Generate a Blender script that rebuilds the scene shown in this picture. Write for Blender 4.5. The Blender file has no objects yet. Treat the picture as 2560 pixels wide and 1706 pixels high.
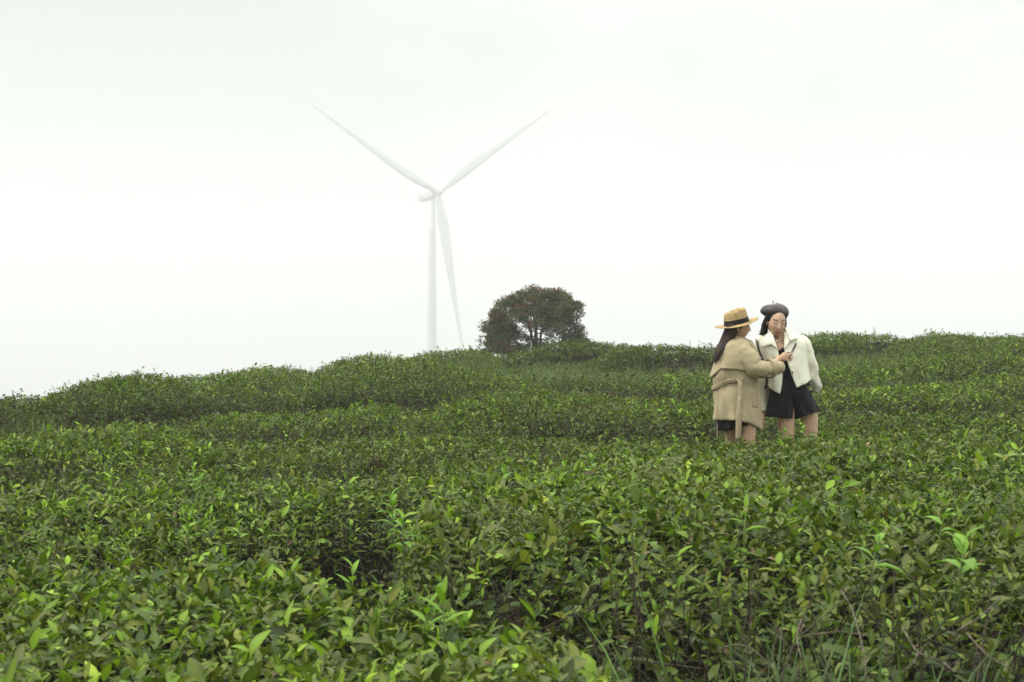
import bpy, bmesh, math, random
import numpy as np
from mathutils import Vector, Matrix

# ------------------------------------------------------------------ camera, sky, sun, exposure
SC = bpy.context.scene
COL = SC.collection
FPX, CXP, CYP, CAMZ = 3555.0, 1280.0, 853.0, 1.5      # focal length in photo pixels, principal point, eye height
cam_data = bpy.data.cameras.new('camera')
cam_data.sensor_width = 36.0
cam_data.lens = 36.0 * FPX / 2560.0
cam_data.clip_start = 0.05
cam_data.clip_end = 12000.0
cam_data.dof.use_dof = True
cam_data.dof.focus_distance = 11.6
cam_data.dof.aperture_fstop = 9.0
cam = bpy.data.objects.new('camera', cam_data)
cam.location = (0, 0, CAMZ)
cam.rotation_euler = (math.radians(90), 0, 0)
COL.objects.link(cam)
SC.camera = cam

SUN_EL, SUN_AZ = math.radians(52), math.radians(-105)   # azimuth from +Y (view direction) towards +X
SUN_STRENGTH = 1.5
SKY_STRENGTH = 0.1
world = bpy.data.worlds.new('World')
SC.world = world
world.use_nodes = True
wn, wl = world.node_tree.nodes, world.node_tree.links
wn.clear()
w_out = wn.new('ShaderNodeOutputWorld')
w_bg = wn.new('ShaderNodeBackground')
w_bg.inputs['Strength'].default_value = SKY_STRENGTH
w_sky = wn.new('ShaderNodeTexSky')
w_sky.sky_type = 'NISHITA'
w_sky.sun_disc = False
w_sky.sun_elevation = SUN_EL
w_sky.sun_rotation = SUN_AZ
w_sky.dust_density = 4.0
w_tc = wn.new('ShaderNodeTexCoord')
w_sep = wn.new('ShaderNodeSeparateXYZ')
wl.new(w_tc.outputs['Generated'], w_sep.inputs[0])
# overcast deck: brightness grows from the horizon towards the zenith (overcast sky law), soft cloud mottling over it
w_el = wn.new('ShaderNodeMath'); w_el.operation = 'MAXIMUM'; w_el.inputs[1].default_value = 0.0
wl.new(w_sep.outputs['Z'], w_el.inputs[0])
w_ramp = wn.new('ShaderNodeMapRange')
w_ramp.inputs['From Min'].default_value = 0.22; w_ramp.inputs['From Max'].default_value = 1.0
w_ramp.inputs['To Min'].default_value = 5.8; w_ramp.inputs['To Max'].default_value = 23.0
wl.new(w_el.outputs[0], w_ramp.inputs['Value'])
w_map = wn.new('ShaderNodeMapping'); w_map.inputs['Scale'].default_value = (1.0, 1.0, 2.2)
w_map.inputs['Location'].default_value = (0.35, 0.1, 0.62)
wl.new(w_tc.outputs['Generated'], w_map.inputs[0])
w_no = wn.new('ShaderNodeTexNoise'); w_no.inputs['Scale'].default_value = 2.6
w_no.inputs['Detail'].default_value = 3.0; w_no.inputs['Roughness'].default_value = 0.45
wl.new(w_map.outputs[0], w_no.inputs['Vector'])
w_nr = wn.new('ShaderNodeMapRange')
w_nr.inputs['From Min'].default_value = 0.36; w_nr.inputs['From Max'].default_value = 0.62
w_nr.inputs['To Min'].default_value = 0.80; w_nr.inputs['To Max'].default_value = 1.16
wl.new(w_no.outputs['Fac'], w_nr.inputs['Value'])
w_mul = wn.new('ShaderNodeMath'); w_mul.operation = 'MULTIPLY'
wl.new(w_ramp.outputs[0], w_mul.inputs[0]); wl.new(w_nr.outputs[0], w_mul.inputs[1])
w_col = wn.new('ShaderNodeMix'); w_col.data_type = 'RGBA'; w_col.blend_type = 'MULTIPLY'
w_col.inputs['Factor'].default_value = 1.0
w_col.inputs['A'].default_value = (0.972, 1.0, 0.982, 1)
wl.new(w_mul.outputs[0], w_col.inputs['B'])
w_mix = wn.new('ShaderNodeMix'); w_mix.data_type = 'RGBA'
w_mix.inputs['Factor'].default_value = 0.985
wl.new(w_sky.outputs[0], w_mix.inputs['A']); wl.new(w_col.outputs['Result'], w_mix.inputs['B'])
wl.new(w_mix.outputs['Result'], w_bg.inputs['Color'])
wl.new(w_bg.outputs[0], w_out.inputs['Surface'])

sun_data = bpy.data.lights.new('sun', 'SUN')
sun_data.energy = SUN_STRENGTH
sun_data.angle = math.radians(14)
sun_data.color = (1.0, 0.95, 0.85)
sun = bpy.data.objects.new('sun', sun_data)
sdir = Vector((math.sin(SUN_AZ) * math.cos(SUN_EL), math.cos(SUN_AZ) * math.cos(SUN_EL), math.sin(SUN_EL)))
sun.rotation_euler = sdir.to_track_quat('Z', 'Y').to_euler()
sun.location = (0, 0, 60)
COL.objects.link(sun)

SC.view_settings.view_transform = 'Standard'
SC.view_settings.look = 'None'
SC.view_settings.exposure = 0.45
SC.view_settings.gamma = 1.0
SC.view_settings.use_curve_mapping = False
SC.render.engine = 'CYCLES'
cy = SC.cycles
cy.use_denoising = True
try:
    cy.denoiser = 'OPENIMAGEDENOISE'
except Exception:
    pass
cy.max_bounces = 6; cy.diffuse_bounces = 3; cy.glossy_bounces = 2; cy.transmission_bounces = 3
cy.volume_bounces = 2; cy.transparent_max_bounces = 8
cy.sample_clamp_indirect = 6.0
try:
    cy.volume_biased = False
except Exception:
    pass

# ------------------------------------------------------------------ small helpers
rng = np.random.default_rng(11)
random.seed(5)

def at(px, py, D):
    """a photo pixel at depth D metres -> the point of the place"""
    return ((px - CXP) / FPX * D, D, CAMZ - (py - CYP) / FPX * D)

def new_empty(name, loc):
    o = bpy.data.objects.new(name, None)
    o.location = loc
    o.empty_display_size = 0.2
    COL.objects.link(o)
    return o

def tag(o, label=None, cat=None, group=None, kind=None):
    if label: o['label'] = label
    if cat: o['category'] = cat
    if group: o['group'] = group
    if kind: o['kind'] = kind
    return o

def link_mesh(name, me, parent=None, kind=None):
    """link a mesh whose vertices are in world coordinates, under parent (an unrotated object)"""
    o = bpy.data.objects.new(name, me)
    COL.objects.link(o)
    if parent is not None:
        o.parent = parent
        p, q = parent, Vector((0, 0, 0))
        while p is not None:
            q = q + p.location
            p = p.parent
        o.location = -q
    if kind: o['kind'] = kind
    return o

def tri_mesh(name, co, tris, mat=None, col=None, smooth=False):
    me = bpy.data.meshes.new(name)
    co = np.ascontiguousarray(co, dtype=np.float32).reshape(-1, 3)
    tris = np.ascontiguousarray(tris, dtype=np.int32).reshape(-1, 3)
    nt = len(tris)
    me.vertices.add(len(co)); me.vertices.foreach_set('co', co.ravel())
    me.loops.add(nt * 3); me.loops.foreach_set('vertex_index', tris.ravel())
    me.polygons.add(nt)
    me.polygons.foreach_set('loop_start', np.arange(0, nt * 3, 3, dtype=np.int32))
    if smooth:
        me.polygons.foreach_set('use_smooth', np.ones(nt, dtype=bool))
    if col is not None:
        a = me.color_attributes.new('Col', 'FLOAT_COLOR', 'POINT')
        c4 = np.ones((len(co), 4), dtype=np.float32); c4[:, :3] = col
        a.data.foreach_set('color', c4.ravel())
    me.update(calc_edges=True)
    if mat is not None: me.materials.append(mat)
    return me

def py_mesh(name, verts, faces, mat=None, smooth=True):
    me = bpy.data.meshes.new(name)
    me.from_pydata([tuple(v) for v in verts], [], [tuple(f) for f in faces])
    if smooth:
        me.polygons.foreach_set('use_smooth', np.ones(len(me.polygons), dtype=bool))
    me.update()
    if mat is not None: me.materials.append(mat)
    return me

_lat = {}
def vnoise(x, y, scale, seed):
    """smooth value noise in -1..1 over the plane"""
    if seed not in _lat:
        _lat[seed] = np.random.default_rng(1000 + seed).uniform(-1, 1, (128, 128))
    L = _lat[seed]
    u, v = np.asarray(x) / scale + 37.3, np.asarray(y) / scale + 51.7
    i, j = np.floor(u).astype(int), np.floor(v).astype(int)
    fu, fv = u - i, v - j
    fu = fu * fu * (3 - 2 * fu); fv = fv * fv * (3 - 2 * fv)
    i0, i1, j0, j1 = i % 128, (i + 1) % 128, j % 128, (j + 1) % 128
    return (L[i0, j0] * (1 - fu) + L[i1, j0] * fu) * (1 - fv) + (L[i0, j1] * (1 - fu) + L[i1, j1] * fu) * fv

# ------------------------------------------------------------------ materials
def new_mat(name):
    m = bpy.data.materials.new(name)
    m.use_nodes = True
    nt = m.node_tree
    nt.nodes.clear()
    out = nt.nodes.new('ShaderNodeOutputMaterial')
    return m, nt.nodes, nt.links, out

def simple_mat(name, color, rough=0.7, spec=0.3, noise=0.0, nscale=40.0, bump=0.0, bscale=200.0, sheen=0.0, color2=None, stretch=(1, 1, 1), detail=3.0, crease=0.0, cscale=11.0):
    m, N, L, out = new_mat(name)
    b = N.new('ShaderNodeBsdfPrincipled')
    b.inputs['Roughness'].default_value = rough
    b.inputs['Specular IOR Level'].default_value = spec
    b.inputs['Base Color'].default_value = (*color, 1)
    if sheen:
        b.inputs['Sheen Weight'].default_value = sheen
    tc = N.new('ShaderNodeTexCoord')
    mp = N.new('ShaderNodeMapping'); mp.inputs['Scale'].default_value = stretch
    L.new(tc.outputs['Object'], mp.inputs[0])
    if noise > 0:
        n = N.new('ShaderNodeTexNoise'); n.inputs['Scale'].default_value = nscale; n.inputs['Detail'].default_value = detail
        L.new(mp.outputs[0], n.inputs['Vector'])
        r = N.new('ShaderNodeValToRGB')
        c2 = color2 if color2 else tuple(c * (1 - noise) for c in color)
        r.color_ramp.elements[0].position = 0.35; r.color_ramp.elements[1].position = 0.65
        r.color_ramp.elements[0].color = (*c2, 1)
        r.color_ramp.elements[1].color = (*color, 1)
        L.new(n.outputs['Fac'], r.inputs[0]); L.new(r.outputs[0], b.inputs['Base Color'])
    if bump > 0:
        n2 = N.new('ShaderNodeTexNoise'); n2.inputs['Scale'].default_value = bscale; n2.inputs['Detail'].default_value = 4
        L.new(mp.outputs[0], n2.inputs['Vector'])
        bp = N.new('ShaderNodeBump'); bp.inputs['Strength'].default_value = bump; bp.inputs['Distance'].default_value = 0.01
        L.new(n2.outputs['Fac'], bp.inputs['Height']); L.new(bp.outputs[0], b.inputs['Normal'])
        if crease > 0:       # soft cloth creases under the weave
            n3 = N.new('ShaderNodeTexNoise'); n3.inputs['Scale'].default_value = cscale; n3.inputs['Detail'].default_value = 2.5
            n3.inputs['Distortion'].default_value = 1.2
            m3 = N.new('ShaderNodeMapping'); m3.inputs['Scale'].default_value = (1.0, 1.0, 0.55)
            L.new(tc.outputs['Object'], m3.inputs[0]); L.new(m3.outputs[0], n3.inputs['Vector'])
            b3 = N.new('ShaderNodeBump'); b3.inputs['Strength'].default_value = crease; b3.inputs['Distance'].default_value = 0.035
            L.new(n3.outputs['Fac'], b3.inputs['Height']); L.new(b3.outputs[0], bp.inputs['Normal'])
    L.new(b.outputs[0], out.inputs[0])
    return m

def leaf_mat(name, rough=0.42, spec=0.2, transl=0.22):
    """leaf: its own colour from the Col attribute, a waxy coat, light passing through the blade"""
    m, N, L, out = new_mat(name)
    at_ = N.new('ShaderNodeAttribute'); at_.attribute_name = 'Col'
    b = N.new('ShaderNodeBsdfPrincipled')
    b.inputs['Roughness'].default_value = rough
    b.inputs['Specular IOR Level'].default_value = spec
    L.new(at_.outputs['Color'], b.inputs['Base Color'])
    t = N.new('ShaderNodeBsdfTranslucent')
    mu = N.new('ShaderNodeMix'); mu.data_type = 'RGBA'; mu.blend_type = 'MULTIPLY'; mu.inputs['Factor'].default_value = 1.0
    mu.inputs['B'].default_value = (1.5, 1.7, 0.7, 1)
    L.new(at_.outputs['Color'], mu.inputs['A']); L.new(mu.outputs['Result'], t.inputs['Color'])
    mx = N.new('ShaderNodeMixShader'); mx.inputs[0].default_value = transl
    L.new(b.outputs[0], mx.inputs[1]); L.new(t.outputs[0], mx.inputs[2])
    L.new(mx.outputs[0], out.inputs[0])
    return m

M_LEAF = leaf_mat('tea_leaf')
M_TREELEAF = leaf_mat('tree_leaf', rough=0.5, spec=0.3, transl=0.2)
M_GRASS = leaf_mat('grass_blade', rough=0.5, spec=0.35, transl=0.3)
M_SOIL = simple_mat('soil', (0.032, 0.025, 0.016), 0.95, 0.1, noise=0.6, nscale=3.0, bump=0.6, bscale=25.0, color2=(0.022, 0.03, 0.012))
M_TWIG = simple_mat('twig_bark', (0.095, 0.080, 0.058), 0.9, 0.15, noise=0.6, nscale=60, color2=(0.036, 0.030, 0.020))
M_CORE = simple_mat('shaded_twig_thicket', (0.026, 0.022, 0.013), 0.95, 0.1, noise=0.7, nscale=30, bump=0.9, bscale=70, color2=(0.010, 0.013, 0.006))  # twig brown darkened so hedge interior and gaps read as shade
M_BARK = simple_mat('tree_bark', (0.075, 0.065, 0.052), 0.9, 0.15, noise=0.5, nscale=8)
M_DRY = simple_mat('dry_twig', (0.20, 0.17, 0.125), 0.9, 0.15, noise=0.7, nscale=90, color2=(0.06, 0.05, 0.035), bump=0.6, bscale=120)
M_TURB = simple_mat('turbine_paint', (0.66, 0.67, 0.66), 0.4, 0.4, noise=0.06, nscale=0.2)
# ------------------------------------------------------------------ terrain
U_C = ([-0.6, -0.4, -0.26, -0.1, 0.03, 0.3, 0.45, 0.7], [0.05, 0.15, 0.50, 0.58, 0.72, 0.90, 0.93, 0.9])
U_Y = ([-0.6, -0.4, -0.26, -0.1, 0.05, 0.4], [16.5, 18.5, 21.5, 26.5, 30.5, 30.5])
def ground_z(X, Y):
    X = np.asarray(X, dtype=float); Y = np.asarray(Y, dtype=float)
    Ys = np.maximum(Y, 2.0)
    u = np.clip(X / Ys, -0.6, 0.7)
    c = np.interp(u, *U_C)
    yc = np.interp(u, *U_Y)
    r = np.clip((np.minimum(Ys, yc) - 7.0) / 21.0, 0, 1.1)
    z = r * c
    lo = np.interp(u, [-0.05, 0.12], [7.0, 12.6]); hi_ = np.interp(u, [-0.05, 0.12], [10.0, 14.6])
    s = np.clip((Ys - lo) / (hi_ - lo), 0, 1)
    z = z + 0.15 * s * s * (3 - 2 * s)
    over = np.maximum(Ys - yc, 0)
    z = z - 0.075 * over * over / (over + 6.0)
    z = z + 0.025 * vnoise(X, Y, 1.1, 1) * (Ys < 60)
    return z

def terrain():
    xs = np.concatenate([-np.geomspace(2600, 14, 26), np.linspace(-13, 13, 66), np.geomspace(14, 2600, 26)])
    ys = np.concatenate([-np.geomspace(1500, 3, 16), np.linspace(-2, 36, 96), np.geomspace(37.5, 2700, 40)])
    X, Y = np.meshgrid(xs, ys)
    Z = ground_z(X, Y)
    co = np.stack([X, Y, Z], -1).reshape(-1, 3)
    nx, ny = len(xs), len(ys)
    i, j = np.meshgrid(np.arange(nx - 1), np.arange(ny - 1))
    a = (j * nx + i).ravel(); b = a + 1; c = a + nx + 1; d = a + nx
    tris = np.concatenate([np.stack([a, b, c], -1), np.stack([a, c, d], -1)])
    o = link_mesh('ground', tri_mesh('ground', co, tris, M_SOIL, smooth=True))
    tag(o, 'dark soil under the tea hedges', kind='structure')
terrain()

# ------------------------------------------------------------------ tea hedges: plan, crest line and section of each
# crest: (photo px, py, depth); front / back: metres the hedge reaches towards / away from the viewer (front may be a list of (X, depth))
HEDGES = [
 dict(key='F0', crest=[(-500,1430,4.9),(0,1432,4.9),(300,1440,4.9),(600,1452,4.8),(760,1484,4.6),(1000,1545,4.2),(1300,1600,3.85),(1600,1655,3.5),(1830,1730,3.1)],
      front=[(-3,1.0),(3,1.0)], back=0.3, a=6, end=0.45, dens=1.0, young=0.3,
      label='low tea hedge along the bottom left corner, nearest the viewer and softly blurred'),
 dict(key='F2', crest=[(950,1375,5.1),(1000,1302,5.6),(1100,1242,6.3),(1280,1190,7.1),(1600,1152,7.7),(1900,1142,7.9),(2300,1136,8.0),(2760,1130,8.1),(3100,1130,8.1)],
      front=[(-0.6,4.85),(-0.2,4.5),(0.2,4.2),(0.7,3.6),(1.2,3.25),(1.8,3.0),(4,2.8)], back=0.4, a=6, end=0.3, dens=1.0, young=0.12,
      label='big tea hedge filling the bottom right, with long grass and dry twigs at its foot'),
 dict(key='F3', crest=[(-450,1235,8.3),(0,1232,8.4),(200,1218,8.5),(440,1212,8.5),(700,1202,8.7),(1000,1183,9.0),(1250,1152,9.2),(1420,1150,9.0)],
      front=[(-4,6.3),(-2,6.35),(-1.7,6.4),(-1.3,6.9),(-1.0,7.5),(-0.7,7.8),(-0.25,7.9),(0.1,8.1),(0.6,8.5)], back=0.35, a=6, end=0.5, dens=1.0, young=0.25,
      label='wide tea hedge in the left middle ground, just beyond the dark hollow'),
 dict(key='F1', crest=[(1330,1128,10.9),(1500,1112,11.1),(1700,1112,11.2),(1790,1119,11.2),(1900,1117,11.2),(1960,1110,11.25),(2100,1098,11.3),(2300,1085,11.4),(2560,1080,11.5),(2900,1080,11.5)],
      front=[(-1,8.9),(0,8.8),(1,8.6),(6,8.6)], back=0.4, a=5, end=0.6, dens=1.0, young=0.2,
      label='tea hedge that hides the legs of the two people below the thigh'),
 dict(key='F4', crest=[(330,1165,11.2),(430,1128,11.6),(600,1106,12.0),(900,1094,12.2),(1150,1092,12.3),(1350,1102,12.2),(1560,1112,12.2)],
      front=[(-5,9.4),(-2,9.5),(0,9.8),(2,10.4)], back=0.4, a=4, end=0.6, dens=1.0, young=0.15, brown=0.5,
      label='tea hedge with a brown clipped patch below the turbine tower'),
 dict(key='R4', crest=[(2010,1075,13.6),(2090,1052,14),(2240,1045,14.2),(2400,1040,14.3),(2560,1040,14.4),(2800,1042,14.4)],
      front=1.5, back=0.5, a=3.5, end=0.6, dens=1.0, young=0.2,
      label='tea hedge level with the hem of the black shorts, running to the right edge'),
 dict(key='M1', crest=[(-420,1098,12.6),(0,1096,12.6),(80,1096,12.6),(150,1082,12.7),(250,1073,12.8),(344,1066,12.8),(430,1076,12.7),(520,1110,12.4)],
      front=3.0, back=0.8, a=4, end=0.6, dens=1.0, young=0.3,
      label='rounded tea hedge at the left edge with a dark gap under its right end'),
 dict(key='M3', crest=[(300,1068,15.6),(420,1047,16),(478,1040,16),(574,1034,16.2),(689,1033,16.2),(800,1032,16.3),(900,1025,16.3),(970,1024,16.2),(1050,1042,16)],
      front=2.8, back=0.7, a=4, end=0.6, dens=1.0, young=0.25,
      label='long low tea hedge left of centre, brightest along its clipped top edge'),
 dict(key='M6', crest=[(1070,1032,15.6),(1140,1008,16),(1267,990,16.3),(1395,990,16.4),(1522,997,16.4),(1660,1000,16.4),(1800,1003,16.3),(1900,1010,16.2)],
      front=[(-1.2,13.2),(1.2,13.2),(4,13.2)], back=0.8, a=4, end=0.6, dens=1.0, young=0.15,
      label='tea hedge left of the person in the beige trench coat, dark under its front edge'),
 dict(key='R2', crest=[(1960,990,16.6),(2060,980,16.8),(2190,973,17),(2300,967,17),(2394,966,17),(2470,982,16.8)],
      front=2.2, back=0.7, a=3.5, end=0.6, dens=1.0, young=0.35,
      label='bright green tea hedge just right of the person in the cream jacket'),
 dict(key='R3', crest=[(2370,968,18.2),(2430,946,18.6),(2520,938,18.6),(2620,938,18.6),(2760,942,18.5)],
      front=2.2, back=0.7, a=3.5, end=0.6, dens=1.0, young=0.2,
      label='tea hedge at the right edge with a black shadow gap under its front'),
 dict(key='M2', crest=[(330,985,19.2),(430,967,19.8),(500,958,20.2),(574,953,20.4),(680,950,20.4),(770,956,20.2),(850,985,20)],
      front=2.7, back=0.8, a=3.5, end=0.6, dens=1.0, young=0.25,
      label='tea mound below the dip of the skyline, left of the turbine'),
 dict(key='M4', crest=[(770,965,19.6),(850,938,20.2),(927,924,20.6),(1010,916,20.8),(1097,920,20.8),(1182,932,20.6),(1260,944,20.4),(1320,965,20)],
      front=2.8, back=0.8, a=3.2, end=0.7, dens=1.0, young=0.1,
      label='rounded tea mound below the turbine and tree, dark along its lower front'),
 dict(key='M7', crest=[(1520,992,19.6),(1560,975,20),(1650,950,20.6),(1777,944,20.8),(1900,944,20.8),(1990,950,20.6)],
      front=2.8, back=0.8, a=3.5, end=0.6, dens=1.0, young=0.15,
      label='tea hedge behind the shoulder and hair of the trench coat wearer'),
 dict(key='R1', crest=[(2010,925,21.5),(2120,915,22),(2215,908,22.2),(2317,897,22.4),(2400,893,22.4),(2560,893,22.4),(2760,895,22.4)],
      front=2.8, back=0.9, a=3.5, end=0.7, dens=1.0, young=0.2,
      label='tea hedge on the right slope directly below the two skyline mounds'),
 dict(key='S1', crest=[(-330,1000,17),(-60,992,17.2),(0,995,17.2),(40,988,17.2),(75,996,17.2),(115,1020,17)],
      front=2.6, back=1.0, a=3, end=0.5, dens=1.0, young=0.08, dark=True,
      label='dark leafy tea bush at the far left end of the skyline'),
 dict(key='S2', crest=[(60,1030,18.4),(105,1005,18.7),(150,988,19),(190,969,19.2),(240,955,19.4),(270,950,19.5),(310,938,19.6),(350,932,19.6),(400,935,19.5),(440,955,19.3)],
      front=3.6, back=1.2, a=2.8, end=0.6, dens=1.0, young=0.12,
      label='steep tea mound rising on the skyline at the left'),
 dict(key='S3', crest=[(400,962,22.6),(440,948,23),(530,942,23.4),(580,937,23.6),(620,928,23.6),(660,923,23.6),(700,925,23.6),(750,930,23.6),(810,948,23.4)],
      front=2.0, back=1.2, a=2.5, end=0.7, dens=1.0, young=0.2,
      label='low tea mound on the skyline between the steep left mound and the turbine'),
 dict(key='S4', crest=[(735,958,23.4),(790,930,23.8),(830,912,24.2),(870,901,24.4),(910,893,24.5),(950,892,24.6),(1000,896,24.6),(1060,904,24.6),(1130,925,24.4)],
      front=2.6, back=1.2, a=2.8, end=0.8, dens=1.0, young=0.12,
      label='domed tea mound on the skyline just left of the turbine tower'),
 dict(key='S5', crest=[(1000,918,27),(1034,899,27.4),(1072,886,27.6),(1120,881,27.8),(1161,879,28),(1195,877,28),(1225,884,28),(1270,900,27.8)],
      front=2.4, back=1.2, a=2.5, end=0.6, dens=1.0, young=0.15,
      label='tea mound on the skyline that hides the foot of the turbine tower'),
 dict(key='S6', crest=[(1225,905,27.4),(1259,889,28),(1310,876,28.2),(1361,867,28.4),(1416,858,28.6),(1480,856,28.6),(1544,860,28.6),(1600,872,28.4)],
      front=1.6, back=1.2, a=2.6, end=0.6, dens=1.0, young=0.15, dark=True,
      label='tall tea hedge on the skyline hiding the foot of the tree'),
 dict(key='S7', crest=[(1490,905,25.4),(1535,880,25.8),(1600,868,26.2),(1671,864,26.4),(1735,868,26.4),(1800,867,26.4),(1880,868,26.4),(1960,880,26)],
      front=1.6, back=1.2, a=2.6, end=0.6, dens=1.0, young=0.1, dark=True,
      label='tea hedge on the skyline between the tree and the straw hat'),
 dict(key='S8', crest=[(1900,866,27.4),(1960,853,28),(2021,847,28.2),(2062,843,28.4),(2113,836,28.6),(2164,838,28.6),(2202,842,28.6),(2241,849,28.4),(2290,868,28)],
      front=1.9, back=1.2, a=2.6, end=0.6, dens=1.0, young=0.2,
      label='tea mound on the skyline right of the cream jacket, a tall weed growing from it'),
 dict(key='S9', crest=[(2240,868,26.6),(2271,852,27),(2299,845,27.2),(2322,838,27.4),(2368,838,27.6),(2419,842,27.6),(2470,841,27.6),(2560,842,27.6),(2760,846,27.6)],
      front=3.4, back=1.2, a=3, end=0.6, dens=1.0, young=0.2,
      label='tea mound on the skyline at the right edge'),
]
for h in HEDGES:
    P3 = np.array([at(*c) for c in h['crest']])
    o = np.argsort(P3[:, 0]); P3 = P3[o]
    h['X'], h['D'], h['Z'] = P3[:, 0], P3[:, 1], P3[:, 2]
    h['H'] = h['Z'] - ground_z(h['X'], h['D'])
    if isinstance(h['front'], list):
        h['fx'] = np.array([f[0] for f in h['front']]); h['fd'] = np.array([f[1] for f in h['front']])

def hedge_h(h, X, Y, want_p=False):
    """canopy height above ground of one hedge (0 outside its plan)"""
    Xc = np.clip(X, h['X'][0], h['X'][-1])
    D = np.interp(Xc, h['X'], h['D']); H = np.interp(Xc, h['X'], h['H'])
    if 'fx' in h:
        Lf = np.maximum(D - np.interp(Xc, h['fx'], h['fd']), 0.35)
    else:
        Lf = h['front']
    dv = np.where(Y < D, (D - Y) / Lf, (Y - D) / h['back'])
    e = h['end']
    x_ = 0.75 * e if h['key'][0] in 'MSR' else 0.0            # skyline and middle hedges run on into each other
    du = np.maximum(np.maximum(h['X'][0] - x_ + e - X, X - (h['X'][-1] + x_ - e)), 0) / e
    a = h['a']
    prof_v = 1 - np.clip(dv, 0, 1) ** np.where(Y < D, a, 2.2)
    prof_u = 1 - np.clip(du, 0, 1) ** (5.0 if h['key'] == 'F2' else 2.2)
    p = np.clip(prof_v, 0, 1) ** 0.6 * np.clip(prof_u, 0, 1) ** 0.6
    bump = 0.045 * vnoise(X, Y, 1.5, 6) + 0.03 * vnoise(X, Y, 0.7, 3) + 0.022 * vnoise(X, Y, 0.3, 4) + 0.015 * vnoise(X, Y, 0.13, 5)
    z = np.where(p > 0, (H + bump * np.minimum(1, Y / 5.0)) * p, 0)
    return (z, p) if want_p else z

def canopy(X, Y, want_p=False):
    best = np.zeros(np.shape(X)); own = np.full(np.shape(X), -1); pp = np.zeros(np.shape(X))
    for k, h in enumerate(HEDGES):
        z, p = hedge_h(h, X, Y, True)
        m = z > best
        best = np.where(m, z, best); own = np.where(m, k, own); pp = np.where(m, p, pp)
    return (best, own, pp) if want_p else (best, own)

# ---- leaf templates: rows (s along, w half width) -> vertices (s, t, w)
def leaf_template(rows):
    v = [(0, 0, 0)]
    for s, w in rows:
        v += [(s, -1, w), (s, 0, w), (s, 1, w)]
    v.append((1, 0, 0))
    f = [(0, 2, 1), (0, 3, 2)]
    for r in range(len(rows) - 1):
        a = 1 + 3 * r; b = a + 3
        f += [(a, a + 1, b + 1), (a, b + 1, b), (a + 1, a + 2, b + 2), (a + 1, b + 2, b + 1)]
    a = 1 + 3 * (len(rows) - 1); n = len(v) - 1
    f += [(a, a + 1, n), (a + 1, a + 2, n)]
    return np.array(v, float), np.array(f, int)
T_NEAR = leaf_template([(0.14, 0.55), (0.38, 1.0), (0.65, 0.86), (0.86, 0.45)])
T_MID = leaf_template([(0.28, 0.9), (0.66, 0.85)])
T_FAR = (np.array([(0, 0, 0), (0.42, -1, 1), (1, 0, 0), (0.42, 1, 1)], float), np.array([(0, 2, 1), (0, 3, 2)], int))

def build_leaves(T, base, e1, e2, e3, Ln, Wd, curv, fold, col, midrib=1.0):
    """vertices, triangles, colours of N leaves from template T"""
    V, F = T
    n, m = len(base), len(V)
    s = V[None, :, 0:1]; t = V[None, :, 1:2]; w = V[None, :, 2:3]
    Ls = Ln[:, None, None]; Ws = Wd[:, None, None]
    cu = curv[:, None, None]; fo = fold[:, None, None]
    lon = s * (1 - 0.25 * np.abs(cu) * s)
    up = -cu * s * s * 0.55 * Ls + fo * np.abs(t) * w * Ws
    co = base[:, None, :] + e1[:, None, :] * (lon * Ls) + e2[:, None, :] * (t * w * Ws * np.cos(fo)) + e3[:, None, :] * up
    tri = (F[None] + (np.arange(n) * m)[:, None, None]).reshape(-1, 3)
    shade = np.where(V[:, 1] == 0, midrib, 1.0)
    cc = col[:, None, :] * shade[None, :, None]
    return co.reshape(-1, 3), tri, cc.reshape(-1, 3)

def unit(v):
    return v / np.maximum(np.linalg.norm(v, axis=-1, keepdims=True), 1e-9)

# leaf colours (base colours of the blades themselves)
C_MAT = np.array([0.072, 0.110, 0.014]); C_DEEP = np.array([0.034, 0.060, 0.010])
C_GREY = np.array([0.104, 0.124, 0.034]); C_OLIVE = np.array([0.125, 0.142, 0.018])
C_YOUNG = np.array([0.205, 0.320, 0.026]); C_FRESH = np.array([0.108, 0.188, 0.017])
C_BROWN = np.array([0.150, 0.095, 0.045])

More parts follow.
